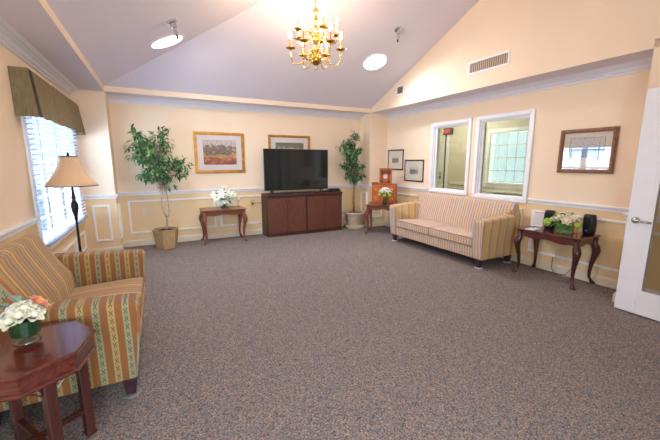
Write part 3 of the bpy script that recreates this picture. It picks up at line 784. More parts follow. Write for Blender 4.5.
for k in range(4):
    a = PI/4 + k*PI/2; c = Vector((math.cos(a)*.207, math.sin(a)*.207, 0))
    bm = B(); hw = .02
    def sq(z, hw): 
        ca, sa = math.cos(a), math.sin(a)
        return [bm.verts.new((c.x+ca*p_*hw-sa*q*hw, c.y+sa*p_*hw+ca*q*hw, z)) for p_, q in ((-1,-1),(1,-1),(1,1),(-1,1))]
    stack(bm, [sq(.002, .021), sq(.012, .024), sq(.02, .024), sq(.028, .019), sq(H8-.10, .022)]); link_mesh('leg', bm, M['mahog_v'], oc, bevel=.003)
    # pierced corner bracket
    tg = Vector((-math.sin(a), math.cos(a), 0))
    for s in (-1, 1):
        bm = B()
        for r0 in (.02, .034): 
            P = [c + tg*s*(.022+ r0*(1-math.cos(t))) + Vector((0,0,H8-.104-r0*1.3*(1-math.sin(t)))) for t in [PI/2*i/5 for i in range(6)]]
            tube(bm, P, .003, 6)
        tube(bm, [c+tg*s*.022+Vector((0,0,H8-.15)), c+tg*s*.07+Vector((0,0,H8-.106))], .003, 6)
        link_mesh('corner_bracket', bm, M['mahog_v'], oc)
for a in (PI/4, 3*PI/4):
    bm = B(); d = Vector((math.cos(a), math.sin(a), 0)); nrm = Vector((-d.y, d.x, 0))
    P = [d*.2+nrm*.011, d*.2-nrm*.011, -d*.2-nrm*.011, -d*.2+nrm*.011]; z0 = .135 if a < 1 else .137
    A_ = [bm.verts.new(p_+Vector((0,0,z0))) for p_ in P]; C_ = [bm.verts.new(p_+Vector((0,0,z0+.024))) for p_ in P]
    stack(bm, [A_, C_]); link_mesh('stretcher', bm, M['mahog_v'], oc)

# ------------------------------------------------------------------ foliage and flowers
def leaf(bm, p, d, up, L, w, bend=.3):
    d = d.normalized(); s = d.cross(up).normalized() if d.cross(up).length > 1e-4 else Vector((1,0,0)); n = s.cross(d).normalized()
    a = bm.verts.new(p); e_ = bm.verts.new(p + d*L - n*L*bend)
    m1 = p + d*L*.38 + n*L*.02; 
    l1 = bm.verts.new(m1 + s*w + n*w*.35); r1 = bm.verts.new(m1 - s*w + n*w*.35); c1 = bm.verts.new(m1)
    m2 = p + d*L*.72 - n*L*bend*.45
    l2 = bm.verts.new(m2 + s*w*.7 + n*w*.2); r2 = bm.verts.new(m2 - s*w*.7 + n*w*.2); c2 = bm.verts.new(m2)
    for f in ((a,c1,l1),(a,r1,c1),(c1,c2,l2,l1),(c1,r1,r2,c2),(c2,e_,l2),(c2,r2,e_)): bm.faces.new(f)
def rnd_unit():
    while True:
        v = Vector((random.uniform(-1,1), random.uniform(-1,1), random.uniform(-1,1)))
        if .05 < v.length < 1: return v.normalized()
def petal(bm, base, d, n, L, w, curl=.3, seg=4):
    """cupped petal from base along d, facing n"""
    s = d.cross(n).normalized(); prev = None
    for i in range(seg+1):
        t = i/seg; ww = w*math.sin(PI*min(.98, t*.85+.08))**.8
        c = base + d*L*t - n*(curl*L*t*t)
        cur = [bm.verts.new(c - s*ww + n*ww*.3), bm.verts.new(c), bm.verts.new(c + s*ww + n*ww*.3)]
        if prev: bm.faces.new((prev[0], prev[1], cur[1], cur[0])); bm.faces.new((prev[1], prev[2], cur[2], cur[1]))
        prev = cur
def rose_bm(r):
    bm = B()
    lathe(bm, [(r*.2, -r*.5), (r*.45, -r*.3), (r*.5, 0), (r*.42, r*.3), (r*.2, r*.42)], n=10)
    for ring, (k, R, tilt, L) in enumerate(((4, .2, .15, .75), (5, .38, .35, .85), (6, .55, .75, .9))):
        for i in range(k):
            a = 2*PI*(i+ring*.37)/k; o = Vector((math.cos(a), math.sin(a), 0))
            d = (Vector((0,0,1))*math.cos(tilt*1.2) + o*math.sin(tilt*1.2)).normalized()
            n = (Vector((0,0,1))*math.sin(tilt*1.2) - o*math.cos(tilt*1.2)).normalized()
            petal(bm, o*r*R + Vector((0,0,-r*.4)), d, n, L*r, r*.5, .25)
    return bm
def lily_bm(r):
    bm = B()
    for i in range(6):
        a = 2*PI*i/6 + (.1 if i % 2 else 0); o = Vector((math.cos(a), math.sin(a), 0))
        d = (Vector((0,0,1))*.55 + o).normalized(); n = (Vector((0,0,1)) - o*.55).normalized()
        petal(bm, o*.004, d, n, r, r*.24, .28, 5)
    for i in range(4):
        a = 2*PI*i/4; tube(bm, [(0,0,0), (math.cos(a)*r*.15, math.sin(a)*r*.15, r*.55)], .0015, 4)
    return bm
def hyd_bm(r):
    bm = B()
    for i in range(46):
        z = 1-2*(i+.5)/46; a = i*2.4; q = math.sqrt(1-z*z); o = Vector((q*math.cos(a), q*math.sin(a), z*.85))
        s = o.cross(Vector((0,0,1))).normalized() if o.cross(Vector((0,0,1))).length > .01 else Vector((1,0,0)); t = o.cross(s)
        for k in range(4):
            b_ = k*PI/2+i; d = s*math.cos(b_)+t*math.sin(b_); petal(bm, o*r*.9, (d+o*.3).normalized(), o, r*.3, r*.13, .1, 2)
    lathe(bm, [(r*.3,-r*.75),(r*.8,-r*.3),(r*.85,.1*r),(r*.6,r*.55),(r*.2,r*.75)], n=10)
    return bm
FM = {}
def flower(parent, kind, m, r, loc, rot):
    key = (kind, m, round(r, 3))
    if key not in FM:
        bm = {'rose': rose_bm, 'lily': lily_bm, 'hydrangea': hyd_bm}[kind](r)
        o = link_mesh(kind+'_bloom' if kind != 'rose' else 'rose', bm, M[m], parent, smooth=True); FM[key] = o
    else:
        o = FM[key].copy(); col.objects.link(o); o.parent = parent
    o.location = loc; o.rotation_euler = rot; return o
def aim(d):
    return Vector(d).to_track_quat('Z', 'Y').to_euler()

# ficus trees
def ficus(t, trunk_paths, m_bark, blobs, nleaf, L, m_leaf, base_z, droop=.5, start=None):
    for P, r0, r1 in trunk_paths:
        bm = B(); n = len(P); tube(bm, P, [r0+(r1-r0)*i/(n-1) for i in range(n)], 8); link_mesh('trunk', bm, m_bark, t, smooth=True)
    bl_ = B(); br = B(); tot = sum(b_[3] for b_ in blobs)
    for (c, rad, origin, wgt) in blobs:
        c = Vector(c); nb = max(3, int(nleaf*wgt/tot/11))
        for i in range(nb):
            v = rnd_unit()*(random.random()**.4); tip = c + Vector((v.x*rad[0], v.y*rad[1], v.z*rad[2]))
            o = Vector(origin) + Vector((random.uniform(-.02,.02), random.uniform(-.02,.02), random.uniform(-.1,.1)))
            mid = (o+tip)/2 + Vector((0,0,.05))
            P = [o, mid, tip]; tube(br, P, [.0035,.0025,.001], 5)
            ddir = (tip-mid).normalized()
            for k in range(11):
                s = .35+.65*k/10; p_ = mid.lerp(tip, min(1, s)) if s > .3 else o.lerp(mid, s)
                p_ = p_ + rnd_unit()*.025
                d = (rnd_unit()*.8 + ddir*.5 + Vector((0,0,-droop))).normalized()
                leaf(bl_, p_, d, rnd_unit()*.4+Vector((0,0,1)), L*random.uniform(.7,1.15), L*.17, random.uniform(.05,.35))
    link_mesh('branches', br, m_bark, t); o = link_mesh('foliage', bl_, m_leaf, t)
pl = thing('potted_ficus', 'bushy ficus tree with pale trunk in a square wicker basket', 'potted plant', (.06, 6.03, 0))
# wicker basket, hexagonal tapered, with rim
bm = B(); n = 6
def hexr(r, z, ph=.25): return [bm.verts.new((r*math.cos(2*PI*k/n+ph), r*math.sin(2*PI*k/n+ph), z)) for k in range(n)]
rs = [hexr(.155, .002)]
for k in range(1, 15):
    z = .3*k/14; rs.append(hexr(.16+.035*k/14+(.004 if k % 2 else -.002), z))
rs += [hexr(.205, .305), hexr(.205, .325), hexr(.185, .325), hexr(.18, .27)]
stack(bm, rs); link_mesh('basket', bm, M['basket'], pl)
bm = B(); lathe(bm, [(.16,.27),(.165,.285),(.1,.31),(.02,.315)], n=14); link_mesh('soil', bm, M['soil'], pl)
ficus(pl, [([(.0,0,.28),(.03,.0,.4),(.035,0,.5),(-.01,.01,.6),(-.03,0,.75),(.0,0,.95),(-.03,0,1.2)], .014, .007), ([(.035,0,.48),(.075,.01,.58),(.07,0,.75),(.06,0,.95),(.08,0,1.15)], .011, .006)], M['bark'],
      [((-.03,0,1.33), (.24,.22,.3), (-.01,0,1.0), 2.6), ((-.26,0,1.62), (.22,.2,.28), (-.03,0,1.2), 2.4), ((.02,0,1.72), (.2,.16,.17), (0,0,1.3), .9), ((.3,0,1.33), (.2,.16,.17), (.06,0,1.05), 1.2), ((-.05,0,1.92), (.2,.1,.05), (-.03,0,1.5), .35), ((-.33,0,1.85), (.13,.1,.1), (-.1,0,1.4), .4), ((-.2,0,1.2), (.2,.17,.12), (.0,0,1.0), .7), ((.1,0,1.1), (.13,.13,.12), (.04,0,.95), .6)],
      1500, .098, M['leaf'], 1)
pr = thing('potted_ficus', 'slender dark-leaved ficus tree in a round pale pot beside the cabinet', 'potted plant', (3.745, 6.09, 0))
bm = B(); lathe(bm, [(.18,.003),(.215,.01),(.222,.05),(.215,.062),(.17,.066),(.168,.07)], n=28); link_mesh('saucer', bm, M['pot'], pr, smooth=False)
bm = B(); lathe(bm, [(.15,.066),(.16,.08),(.182,.2),(.2,.30),(.245,.315),(.252,.335),(.245,.355),(.222,.357),(.215,.33)], n=28); link_mesh('pot', bm, M['pot'], pr)
bm = B(); lathe(bm, [(.17,.3),(.205,.325),(.1,.34),(.02,.345)], n=20); link_mesh('soil', bm, M['soil'], pr)
ficus(pr, [([(-.03,0,.33),(-.035,0,.6),(-.03,0,.85),(-.02,0,1.1),(-.05,0,1.5),(-.04,0,1.8)], .022, .006), ([(.0,.02,.33),(-.015,.01,.6),(-.02,0,.9),(.03,0,1.3)], .013, .006)], M['bark2'],
      [((-.06,0,1.33), (.27,.22,.26), (-.02,0,1.05), 1.8), ((-.1,0,1.68), (.31,.2,.2), (-.04,0,1.4), 1.7), ((-.07,0,1.92), (.16,.12,.1), (-.04,0,1.6), .45), ((.0,0,1.12), (.24,.19,.12), (-.02,0,.98), .9)],
      1150, .09, M['leaf2'], 1, .35)

# ------------------------------------------------------------------ flower arrangements
def greens(t, c, R, n, L, m='leaf3', up=.4, name='greenery'):
    bm = B()
    for i in range(n):
        v = rnd_unit(); v.z = abs(v.z)*.7+up*random.random(); v.normalize()
        p_ = Vector(c) + v*R*random.uniform(.2,.75)
        leaf(bm, p_, (v+rnd_unit()*.5), Vector((0,0,1)), L*random.uniform(.7,1.2), L*.24, .2)
    return link_mesh(name, bm, M[m], t)
# B : white lilies in a cube vase
fb = thing('flower_arrangement', 'white lily bouquet in a clear cube vase on the back-wall table', 'flowers', (1.02, 6.08, .5955))
bm = B()
for q in ((-.06,.06,-.06,-.055),(-.06,.06,.055,.06),(-.06,-.055,-.055,.055),(.055,.06,-.055,.055)): box(bm, *q, 0, .13)
box(bm, -.055, .055, -.055, .055, 0, .006); link_mesh('vase', bm, M['glass_vase'], fb)
bm = B()
for i in range(14): 
    a = i*2.4; tube(bm, [(.035*math.cos(a), .035*math.sin(a), .01), (.02*math.cos(a+2), .02*math.sin(a+2), .14)], .003, 5)
for i in range(10): leaf(bm, Vector((.02*math.cos(i), .02*math.sin(i), .03+.007*i)), Vector((math.cos(i*2), math.sin(i*2), .3)), Vector((0,0,1)), .045, .014)
link_mesh('stems', bm, M['leaf_wrap'], fb)
greens(fb, (0,0,.13), .22, 60, .09); greens(fb, (0,-.09,.13), .17, 40, .08)
random.seed(11)
for i in range(11):
    a = i*2.4; q = math.sqrt((i+.8)/11); x, z = .19*q*math.cos(a), .115*q*math.sin(a)+.21; y = -.12*(1-q*q)-.01
    flower(fb, 'lily', 'petal_white', .075, (x, y, z), aim((x*3, -.6+random.uniform(-.2,.2), (z-.17)*3+.15)))
flower(fb, 'lily', 'petal_white', .07, (.0, 0, .37), aim((0,-.3,1)))
flower(fb, 'lily', 'petal_white', .07, (.24, -.02, .17), aim((1,-.5,.4))); flower(fb, 'lily', 'petal_white', .07, (.23, -.02, .1), aim((.7,-.6,-.4)))
# C : small bouquet in front of the drawer chest
dC = Vector((-.7071,-.7071,0)); wC = Vector((.7071,-.7071,0))
fc = thing('flower_arrangement', 'small white and green bouquet in a glass vase before the drawer chest', 'flowers', (cC.x+dC.x*.18+wC.x*.03, cC.y+dC.y*.18+wC.y*.03, .5855), PI/4)
bm = B(); lathe(bm, [(.042,0),(.045,.005),(.045,.15),(.042,.15),(.041,.008)], n=18, cap=True); link_mesh('vase', bm, M['glass_vase'], fc)
bm = B()
for i in range(10): a = i*2.4; tube(bm, [(.025*math.cos(a), .025*math.sin(a), .01), (.015*math.cos(a+2), .015*math.sin(a+2), .2)], .003, 5)
link_mesh('stems', bm, M['leaf_wrap'], fc)
greens(fc, (0,0,.2), .125, 70, .07)
for i, (x, y, z) in enumerate(((-.02,-.09,.28),(-.05,0,.32),(-.03,.08,.29),(.03,.03,.32),(-.08,.03,.28),(.02,-.05,.31),(-.08,-.04,.27))): flower(fc, 'rose', 'petal_white', .044, (x, y, z), aim((x, y, .12)))
for i, (x, y, z) in enumerate(((-.08,-.1,.2),(-.09,.1,.21),(-.1,0,.19))): flower(fc, 'hydrangea', 'petal_green', .036, (x, y, z), aim((x, y, .1)))
# D : cream roses and green hydrangea in a wide glass vase
fd = thing('flower_arrangement', 'cream rose and green hydrangea bouquet between the two black speakers', 'flowers', (4.19, 2.15, .5855))
bm = B(); lathe(bm, [(.085,0),(.09,.004),(.09,.12),(.086,.12),(.085,.008)], n=24); link_mesh('vase', bm, M['glass_vase'], fd)
bm = B()
for i in range(34):
    a = i*2.4; z = .015+.1*(i/34); leaf(bm, Vector((.075*math.cos(a), .075*math.sin(a), z)), Vector((-math.sin(a), math.cos(a), .5)), Vector((math.cos(a), math.sin(a), 0)), .06, .018, .1)
link_mesh('leaf_lining', bm, M['leaf3'], fd)
greens(fd, (0,0,.1), .17, 50, .08)
random.seed(5)
for i in range(15):
    a = i*2.4; q = math.sqrt((i+.5)/15); x, y = .12*q*math.cos(a), .14*q*math.sin(a); z = .13+.09*(1-q*q)+.02
    flower(fd, 'rose', 'petal_cream', .042, (x, y, z), aim((x*1.4, y*1.4, .14)))
flower(fd, 'hydrangea', 'petal_green', .05, (-.1, .14, .12), aim((-1,1,.6))); flower(fd, 'hydrangea', 'petal_green', .035, (-.05, -.17, .12), aim((-.3,-1,.5)))
# L : low bouquet in leaf-wrapped compote
fl = thing('flower_arrangement', 'cream and orange rose bouquet in a leaf-wrapped footed glass on octagonal table', 'flowers', (-.585, 1.885, .6005))
bm = B(); lathe(bm, [(.05,0),(.052,.003),(.03,.008),(.012,.012),(.011,.022),(.03,.028),(.05,.034),(.052,.108),(.049,.108)], n=28); link_mesh('vase', bm, M['glass_vase'], fl, smooth=True)
bm = B(); lathe(bm, [(.045,.034),(.053,.036),(.0538,.07),(.053,.105),(.045,.107)], n=28); link_mesh('leaf_wrap', bm, M['leaf_wrap'], fl)
random.seed(3)
for i in range(13):
    a = i*2.4+.5; q = math.sqrt((i+.5)/13); x, y = .066*q*math.cos(a), .066*q*math.sin(a); z = .125+.05*(1-q*q)
    flower(fl, 'rose', 'petal_ivory', .034, (x, y, z), aim((x*1.3, y*1.3, .09)))
flower(fl, 'rose', 'petal_orange', .036, (.06, .025, .168), aim((.8,.1,.8)))
greens(fl, (0,0,.13), .1, 12, .045, 'gray_leaf', .6, 'silver_leaves')

# ------------------------------------------------------------------ cabinets, television, devices
def cabinet(t, W, D, H):
    # local x 0..W, y 0 (front) .. D
    bm = B(); box(bm, 0, .018, .02, D, .06, H-.035); box(bm, W-.018, W, .02, D, .06, H-.035); box(bm, .018, W-.018, D-.015, D, .06, H-.035); box(bm, .018, W-.018, .02, D-.015, .06, .08); box(bm, .018, W-.018, .02, D-.015, H-.06, H-.035)
    link_mesh('carcass', bm, M['cab_d'], t)
    bm = B(); box(bm, 0, W, -.012, D, H-.034, H); link_mesh('top', bm, M['cab_d'], t, bevel=.003)
    bm = B(); box(bm, 0, W, .012, .02, H-.07, H-.035); link_mesh('top_rail', bm, M['cab_d'], t)
    bm = B(); box(bm, 0.0, W, .012, D, 0.002, .06); link_mesh('plinth', bm, M['cab_d'], t)
    dw = (W-.03)/2
    for k in (0, 1):
        x0 = .012+k*(dw+.006); bm = B(); box(bm, x0, x0+dw, 0, .019, .068, H-.075)
        d = link_mesh('door', bm, M['cab'], t, bevel=.003)
        bm = B(); kx = x0+dw-.035 if k == 0 else x0+.035
        tube(bm, [(kx, 0, H-.125), (kx, -.012, H-.125), (kx, -.014, H-.125), (kx, -.026, H-.125)], [.006,.006,.014,.012], 12); link_mesh('knob', bm, M['black'], d)
cw = .80
c1 = thing('cabinet', 'left two-door reddish-brown media cabinet under the television', 'cabinet', (1.775, 5.985, 0), 0, None); cabinet(c1, cw-.002, .38, .81)
c2 = thing('cabinet', 'right two-door reddish-brown media cabinet, beside the slender ficus', 'cabinet', (1.775+cw, 5.985, 0), 0, None); cabinet(c2, cw-.002, .38, .81)
tv = thing('television', 'large black flat-screen television standing on the media cabinets', 'television', (2.475, 6.20, .81))
bm = B(); hw = .672; box(bm, -hw, hw, 0, .035, .055, .845); box(bm, -.4, .4, .035, .06, .12, .55); link_mesh('casing', bm, M['black'], tv, bevel=.004)
bm = B(); box(bm, -hw+.010, hw-.010, -.002, -.0003, .073, .835); link_mesh('screen', bm, M['screen'], tv)
for s in (-1, 1):
    bm = B(); tube(bm, [(s*.52, .015, .06), (s*.54, -.1, .006)], .008, 6); tube(bm, [(s*.52, .015, .06), (s*.54, .1, .006)], .008, 6); link_mesh('foot', bm, M['black'], tv)
def smallbox(name, label, cat, loc, dims, m, group=None, rz=0, bevel=.003, extra=None):
    bm = B(); box(bm, -dims[0]/2, dims[0]/2, -dims[1]/2, dims[1]/2, 0, dims[2]); o = link_mesh(name, bm, m, bevel=bevel, loc=loc, rot=(0,0,rz)); tag(o, label, cat, group)
    if extra: extra(o)
    return o
def cb_extra(o):
    bm = B(); box(bm, -.06, .02, -.0905, -.0885, .012, .028); link_mesh('display', bm, M['screen'], o)
    bm = B(); tube(bm, [(.07,-.089,.02),(.07,-.094,.02)], .006, 10); link_mesh('button', bm, M['chrome'], o)
smallbox('cable_box', 'flat black cable box at the right end of the cabinets', 'cable box', (3.25, 6.12, .8105), (.22,.18,.042), M['black'], extra=cb_extra)
smallbox('game_controller', 'small black gadget beside the cable box under the screen', 'gadget', (3.04, 6.05, .8105), (.1,.06,.03), M['black'])
smallbox('disc_player', 'low black player lying on top of the cable box', 'player', (3.26, 6.13, .853), (.16,.13,.018), M['screen'])
def rem(x, rz, label):
    def ex_(o):
        for i in range(3):
            for j in range(2):
                bm = B(); tube(bm, [(-.05+i*.03, -.008+j*.016, .0175), (-.05+i*.03, -.008+j*.016, .0195)], .004, 8); link_mesh('button', bm, M['cord'], o)
    smallbox('remote_control', label, 'remote', (x, 6.03, .8105), (.17,.042,.018), M['black'], 'remotes along the cabinet top', rz, extra=ex_)
rem(2.86, .1, 'black remote control nearest the cable box'); rem(2.5, -.05, 'black remote control below the middle of the television'); rem(2.2, .12, 'black remote control on the left cabinet')
cam_t = thing('webcam', 'small round black gadget by the left foot of the television', 'gadget', (1.90, 6.06, .8105))
bm = B(); lathe(bm, [(.028,0),(.03,.006),(.01,.012),(.008,.03)], n=16); link_mesh('stand', bm, M['black'], cam_t)
bm = B(); lathe(bm, [(.008,.03),(.026,.038),(.032,.055),(.026,.072),(.008,.08)], n=16); link_mesh('head', bm, M['black'], cam_t, smooth=True)

# ------------------------------------------------------------------ corner chest + clock
ch = thing('drawer_chest', 'small orange wooden chest of little drawers on the corner table', 'chest', (cC.x-dC.x*.065+wC.x*-.02, cC.y-dC.y*.065+wC.y*-.02, .5855), PI/4)
# local: front -x, width along y
CWd, CDp, CHh = .25, .1, .40
bm = B(); box(bm, -CDp+.01, CDp, -CWd+.012, CWd-.012, .012, CHh-.015); link_mesh('carcass', bm, M['orange_wood'], ch)
bm = B(); box(bm, -CDp-.008, CDp+.008, -CWd, CWd, CHh-.015, CHh); box(bm, -CDp-.008, CDp+.008, -CWd, CWd, 0, .02); link_mesh('moulding', bm, M['orange_wood'], ch, bevel=.004)
for r_ in range(2):
    for c_ in range(3):
        y0 = -CWd+.022+c_*(.456/3); z0 = .03+r_*.178; bm = B(); box(bm, -CDp-.004, -CDp+.011, y0+.004, y0+.148, z0, z0+.168)
        d = link_mesh('drawer', bm, M['clock_wood'], ch, bevel=.004)
        bm = B(); torus(bm, (-CDp-.014, y0+.076, z0+.075), .022, .005, 0, 14, 6); box(bm, -CDp-.012, -CDp-.004, y0+.045, y0+.107, z0+.082, z0+.1); link_mesh('pull', bm, M['pull'], d)
ck = thing('mantel_clock', 'square orange wooden clock with dark fretwork standing on the drawer chest', 'clock', (ch.location.x-wC.x*-.015, ch.location.y-wC.y*-.015, .5855+CHh+.0005), PI/4)
bm = B(); box(bm, -.05, .05, -.14, .14, 0, .335); link_mesh('case', bm, M['clock_wood'], ck, bevel=.006)
bm = B(); box(bm, -.058, .058, -.15, .15, 0, .02); box(bm, -.056, .056, -.148, .148, .335, .348); link_mesh('moulding', bm, M['orange_wood'], ck)
bm = B()
for s in (-1, 1):
    for (y, z, r_) in ((.09,.29,.028),(.045,.3,.02),(.09,.235,.022),(.05,.25,.026),(.095,.06,.02)): torus(bm, (-.052, s*y, z), r_, .007, 0, 12, 5)
    tube(bm, [(-.052, s*.1, .2), (-.052, s*.02, .27)], .006, 5); box(bm, -.055, -.05, s*.07-.02, s*.07+.02, .03, .045)
torus(bm, (-.052, 0, .275), .024, .007, 0, 12, 5); box(bm, -.055, -.05, -.1, .1, .02, .032); box(bm, -.0535, -.0505, -.09, -.07, .03, .3); box(bm, -.0535, -.0505, .07, .09, .03, .3)
for yy in (-.06, 0, .06): box(bm, -.055, -.05, yy-.006, yy+.006, .03, .075)
link_mesh('fretwork', bm, M['fret'], ck)
bm = B(); tube(bm, [(-.05,0,.165),(-.058,0,.165)], .05, 24); dl = link_mesh('dial', bm, M['dial'], ck)
bm = B(); torus(bm, (-.057,0,.165), .05, .005, 0, 24, 6); link_mesh('bezel', bm, M['brass'], ck)
bm = B(); box(bm, -.0605, -.0585, -.002, .002, .165, .2); box(bm, -.0605, -.0585, -.028, 0, .163, .167); link_mesh('hand', bm, M['black'], ck)
def stackcards(o): pass
ck.scale = (.86,)*3
smallbox('booklet', 'dark booklets lying on the left of the drawer chest top', 'booklet', (ch.location.x-wC.x*.195, ch.location.y-wC.y*.195, .5855+CHh+.0005), (.12,.11,.02), mat('dark_cover', srgb(72,72,84), .5), rz=PI/4)

# ------------------------------------------------------------------ things on table D
def speaker(loc, rz, label):
    t = thing('loudspeaker', label, 'speaker', loc, rz, 'small black speakers on the right-hand table')
    bm = B(); prof = []
    for z, hx, hy in ((0,.035,.045),(.012,.045,.055),(.1,.05,.06),(.2,.047,.056),(.226,.04,.05),(.23,.034,.045)):
        ring = []
        for k in range(20):
            a = 2*PI*k/20; c, s = math.cos(a), math.sin(a); sc = 1/((abs(c)**4+abs(s)**4)**.25)
            ring.append(bm.verts.new((c*sc*hx - z*.06, s*sc*hy, z)))
        prof.append(ring)
    stack(bm, prof); link_mesh('cabinet', bm, M['black'], t, smooth=False, bevel=.002)
    bm = B(); prof = []
    for z, hx, hy in ((.018,.0468,.05),(.1,.0515,.055),(.2,.0485,.05)):
        ring = []
        for k in range(9):
            a = PI*.78+ (PI*.44)*k/8; c, s = math.cos(a), math.sin(a); sc = 1/((abs(c)**4+abs(s)**4)**.25)
            ring.append(bm.verts.new((c*sc*hx-.003 - z*.06, s*sc*hy, z)))
        prof.append(ring)
    for a_, b_ in zip(prof, prof[1:]):
        for k in range(8): bm.faces.new((a_[k], a_[k+1], b_[k+1], b_[k]))
    link_mesh('grille', bm, M['speaker'], t)
    bm = B(); tube(bm, [(-.054,0,.045),(-.057,0,.045)], .012, 12); link_mesh('light_ring', bm, M['blue_led'], t)
    return t
speaker((4.345, 2.40, .5855), .2, 'black speaker on the window side of the cream bouquet')
speaker((4.395, 1.985, .5855), -.1, 'black speaker on the door side of the cream bouquet')
fr = thing('photo_frame', 'small white empty-looking frame standing behind the left speaker', 'frame', (4.40, 2.60, .5705), .3)
fr.rotation_euler = (0, math.radians(8), .35)
fr.scale = (.86,)*3; fr.location = (4.31, 2.54, .588)
bm = B(); box(bm, -.006,.006,-.075,-.058,0,.2); box(bm, -.006,.006,.058,.075,0,.2); box(bm, -.006,.006,-.058,.058,0,.017); box(bm, -.006,.006,-.058,.058,.183,.2); link_mesh('frame', bm, M['white'], fr, bevel=.003)
bm = B(); box(bm, -.002,.004,-.058,.058,.017,.183); link_mesh('print', bm, M['mat_board'], fr)
bm = B(); box(bm, .006, .012, -.02, .02, .0, .12); link_mesh('easel_back', bm, M['white'], fr)
smallbox('booklet', 'white leaflet lying flat on the left end of the right-hand table', 'leaflet', (4.10, 2.46, .5855), (.15,.11,.004), M['paper'], rz=.1, bevel=0)
smallbox('booklet', 'white booklet on top of the leaflet beside the left speaker', 'booklet', (4.11, 2.44, .590), (.13,.09,.004), M['paper'], rz=-.15, bevel=0)
vo = thing('votive_holder', 'amber votive glass behind the bouquet beside the right speaker', 'candle holder', (4.33, 2.095, .5855))
bm = B(); lathe(bm, [(.02,0),(.028,.004),(.03,.09),(.027,.09),(.024,.01)], n=16); link_mesh('glass', bm, mat('amber_glass', srgb(226,150,90), .2, scale=10), vo)
bm = B(); lathe(bm, [(.02,.01),(.0235,.012),(.0235,.05),(.02,.052)], n=16); link_mesh('candle', bm, M['petal_cream'], vo)
cdm = B(); tube(cdm, [(4.43,2.04,.59),(4.462,2.06,.592),(4.472,2.12,.5),(4.47,2.14,.35),(4.45,2.1,.2),(4.46,2.14,.12),(4.44,2.2,.02),(4.42,2.28,.008),(4.44,2.33,.006),(4.46,2.38,.05),(4.47,2.38,.2)], .0035, 6)
tag(link_mesh('power_cord', cdm, M['black'], smooth=True), 'thin dark cord hanging behind the right-hand table to the floor', 'cord')
cdm = B(); tube(cdm, [(4.39,2.40,.589),(4.45,2.4,.592),(4.475,2.36,.45),(4.455,2.32,.3),(4.467,2.35,.18),(4.45,2.3,.06),(4.43,2.22,.006),(4.44,2.12,.006)], .003, 6)
tag(link_mesh('power_cord', cdm, M['cord'], smooth=True), 'thin pale cord hanging behind the right-hand table from the left speaker', 'cord')

# ------------------------------------------------------------------ pictures
def pic(label, plane, v, a0, a1, z0, z1, fw_, fd, fm, matm, art, inner, sgn, tiltc=0):
    """plane 'x'/'y' wall at v, spanning a0..a1; inner=(left,right,bottom,top) art margins inside the frame"""
    ca, cz = (a0+a1)/2, (z0+z1)/2; loc = (v, ca, z0) if plane == 'x' else (ca, v, z0)
    rz = {('y',-1): 0, ('x',-1): -PI/2, ('x',1): PI/2}[(plane, sgn)]
    t = thing('framed_picture', label, 'picture', loc, rz)
    w, h = (a1-a0)/2, z1-z0
    bm = B()
    for ins, d, ww in ((0, fd*.75, fw_*.35), (fw_*.3, fd, fw_*.4), (fw_*.65, fd*.6, fw_*.35)):
        box(bm, -w+ins, w-ins, -d, -.001, ins, ins+ww); box(bm, -w+ins, w-ins, -d, -.001, h-ins-ww, h-ins)
        box(bm, -w+ins, -w+ins+ww, -d, -.001, ins+ww, h-ins-ww); box(bm, w-ins-ww, w-ins, -d, -.001, ins+ww, h-ins-ww)
    link_mesh('frame', bm, M[fm], t, bevel=.002)
    bm = B(); box(bm, -w+fw_, w-fw_, -.008, -.002, fw_, h-fw_); link_mesh('mat_board', bm, M[matm], t)
    l, r_, b_, tp = inner
    bm = B(); box(bm, -w+fw_+l, w-fw_-r_, -.0095, -.0082, fw_+b_, h-fw_-tp); link_mesh('artwork', bm, M[art], t)
    bm = B(); i = .003
    for q in ((-w+fw_+l-i, w-fw_-r_+i, fw_+b_-i, fw_+b_), (-w+fw_+l-i, w-fw_-r_+i, h-fw_-tp, h-fw_-tp+i), (-w+fw_+l-i, -w+fw_+l, fw_+b_, h-fw_-tp), (w-fw_-r_, w-fw_-r_+i, fw_+b_, h-fw_-tp)):
        box(bm, q[0], q[1], -.0098, -.008, q[2], q[3])
    link_mesh('mat_bevel', bm, M['dark_frame'] if art != 'art_garden' else M['gold_frame'], t)
    bm = B(); box(bm, -w+fw_, w-fw_, -.0135, -.012, fw_, h-fw_); link_mesh('glazing', bm, M['glass_pic'], t)
    return t
pic('gold-framed autumn garden picture above the back-wall side table', 'y', YB, .615, 1.485, 1.212, 1.93, .05, .03, 'gold_frame', 'mat_board', 'art_garden', (.1,.1,.1,.09), -1)
pic('gold-framed picture half hidden behind the television', 'y', YB, 1.955, 2.825, 1.2, 1.925, .045, .03, 'gold_frame', 'mat_board', 'art_town', (.1,.1,.1,.1), -1)
pic('small dark-framed print nearest the corner, above the drawer chest', 'x', XR, 5.44, 5.95, 1.245, 1.665, .025, .02, 'dark_frame', 'mat_cream', 'art_print', (.13,.13,.12,.11), -1)
pic('small dark-framed print nearest the interior windows', 'x', XR, 4.84, 5.39, 1.03, 1.453, .025, .02, 'dark_frame', 'mat_cream', 'art_print', (.14,.14,.12,.12), -1)
pic('brown-framed lake landscape on the right wall above the speakers', 'x', XR, 1.87, 2.455, 1.278, 1.79, .045, .035, 'brown_frame', 'mat_cream', 'art_lake', (.07,.07,.14,.06), -1)

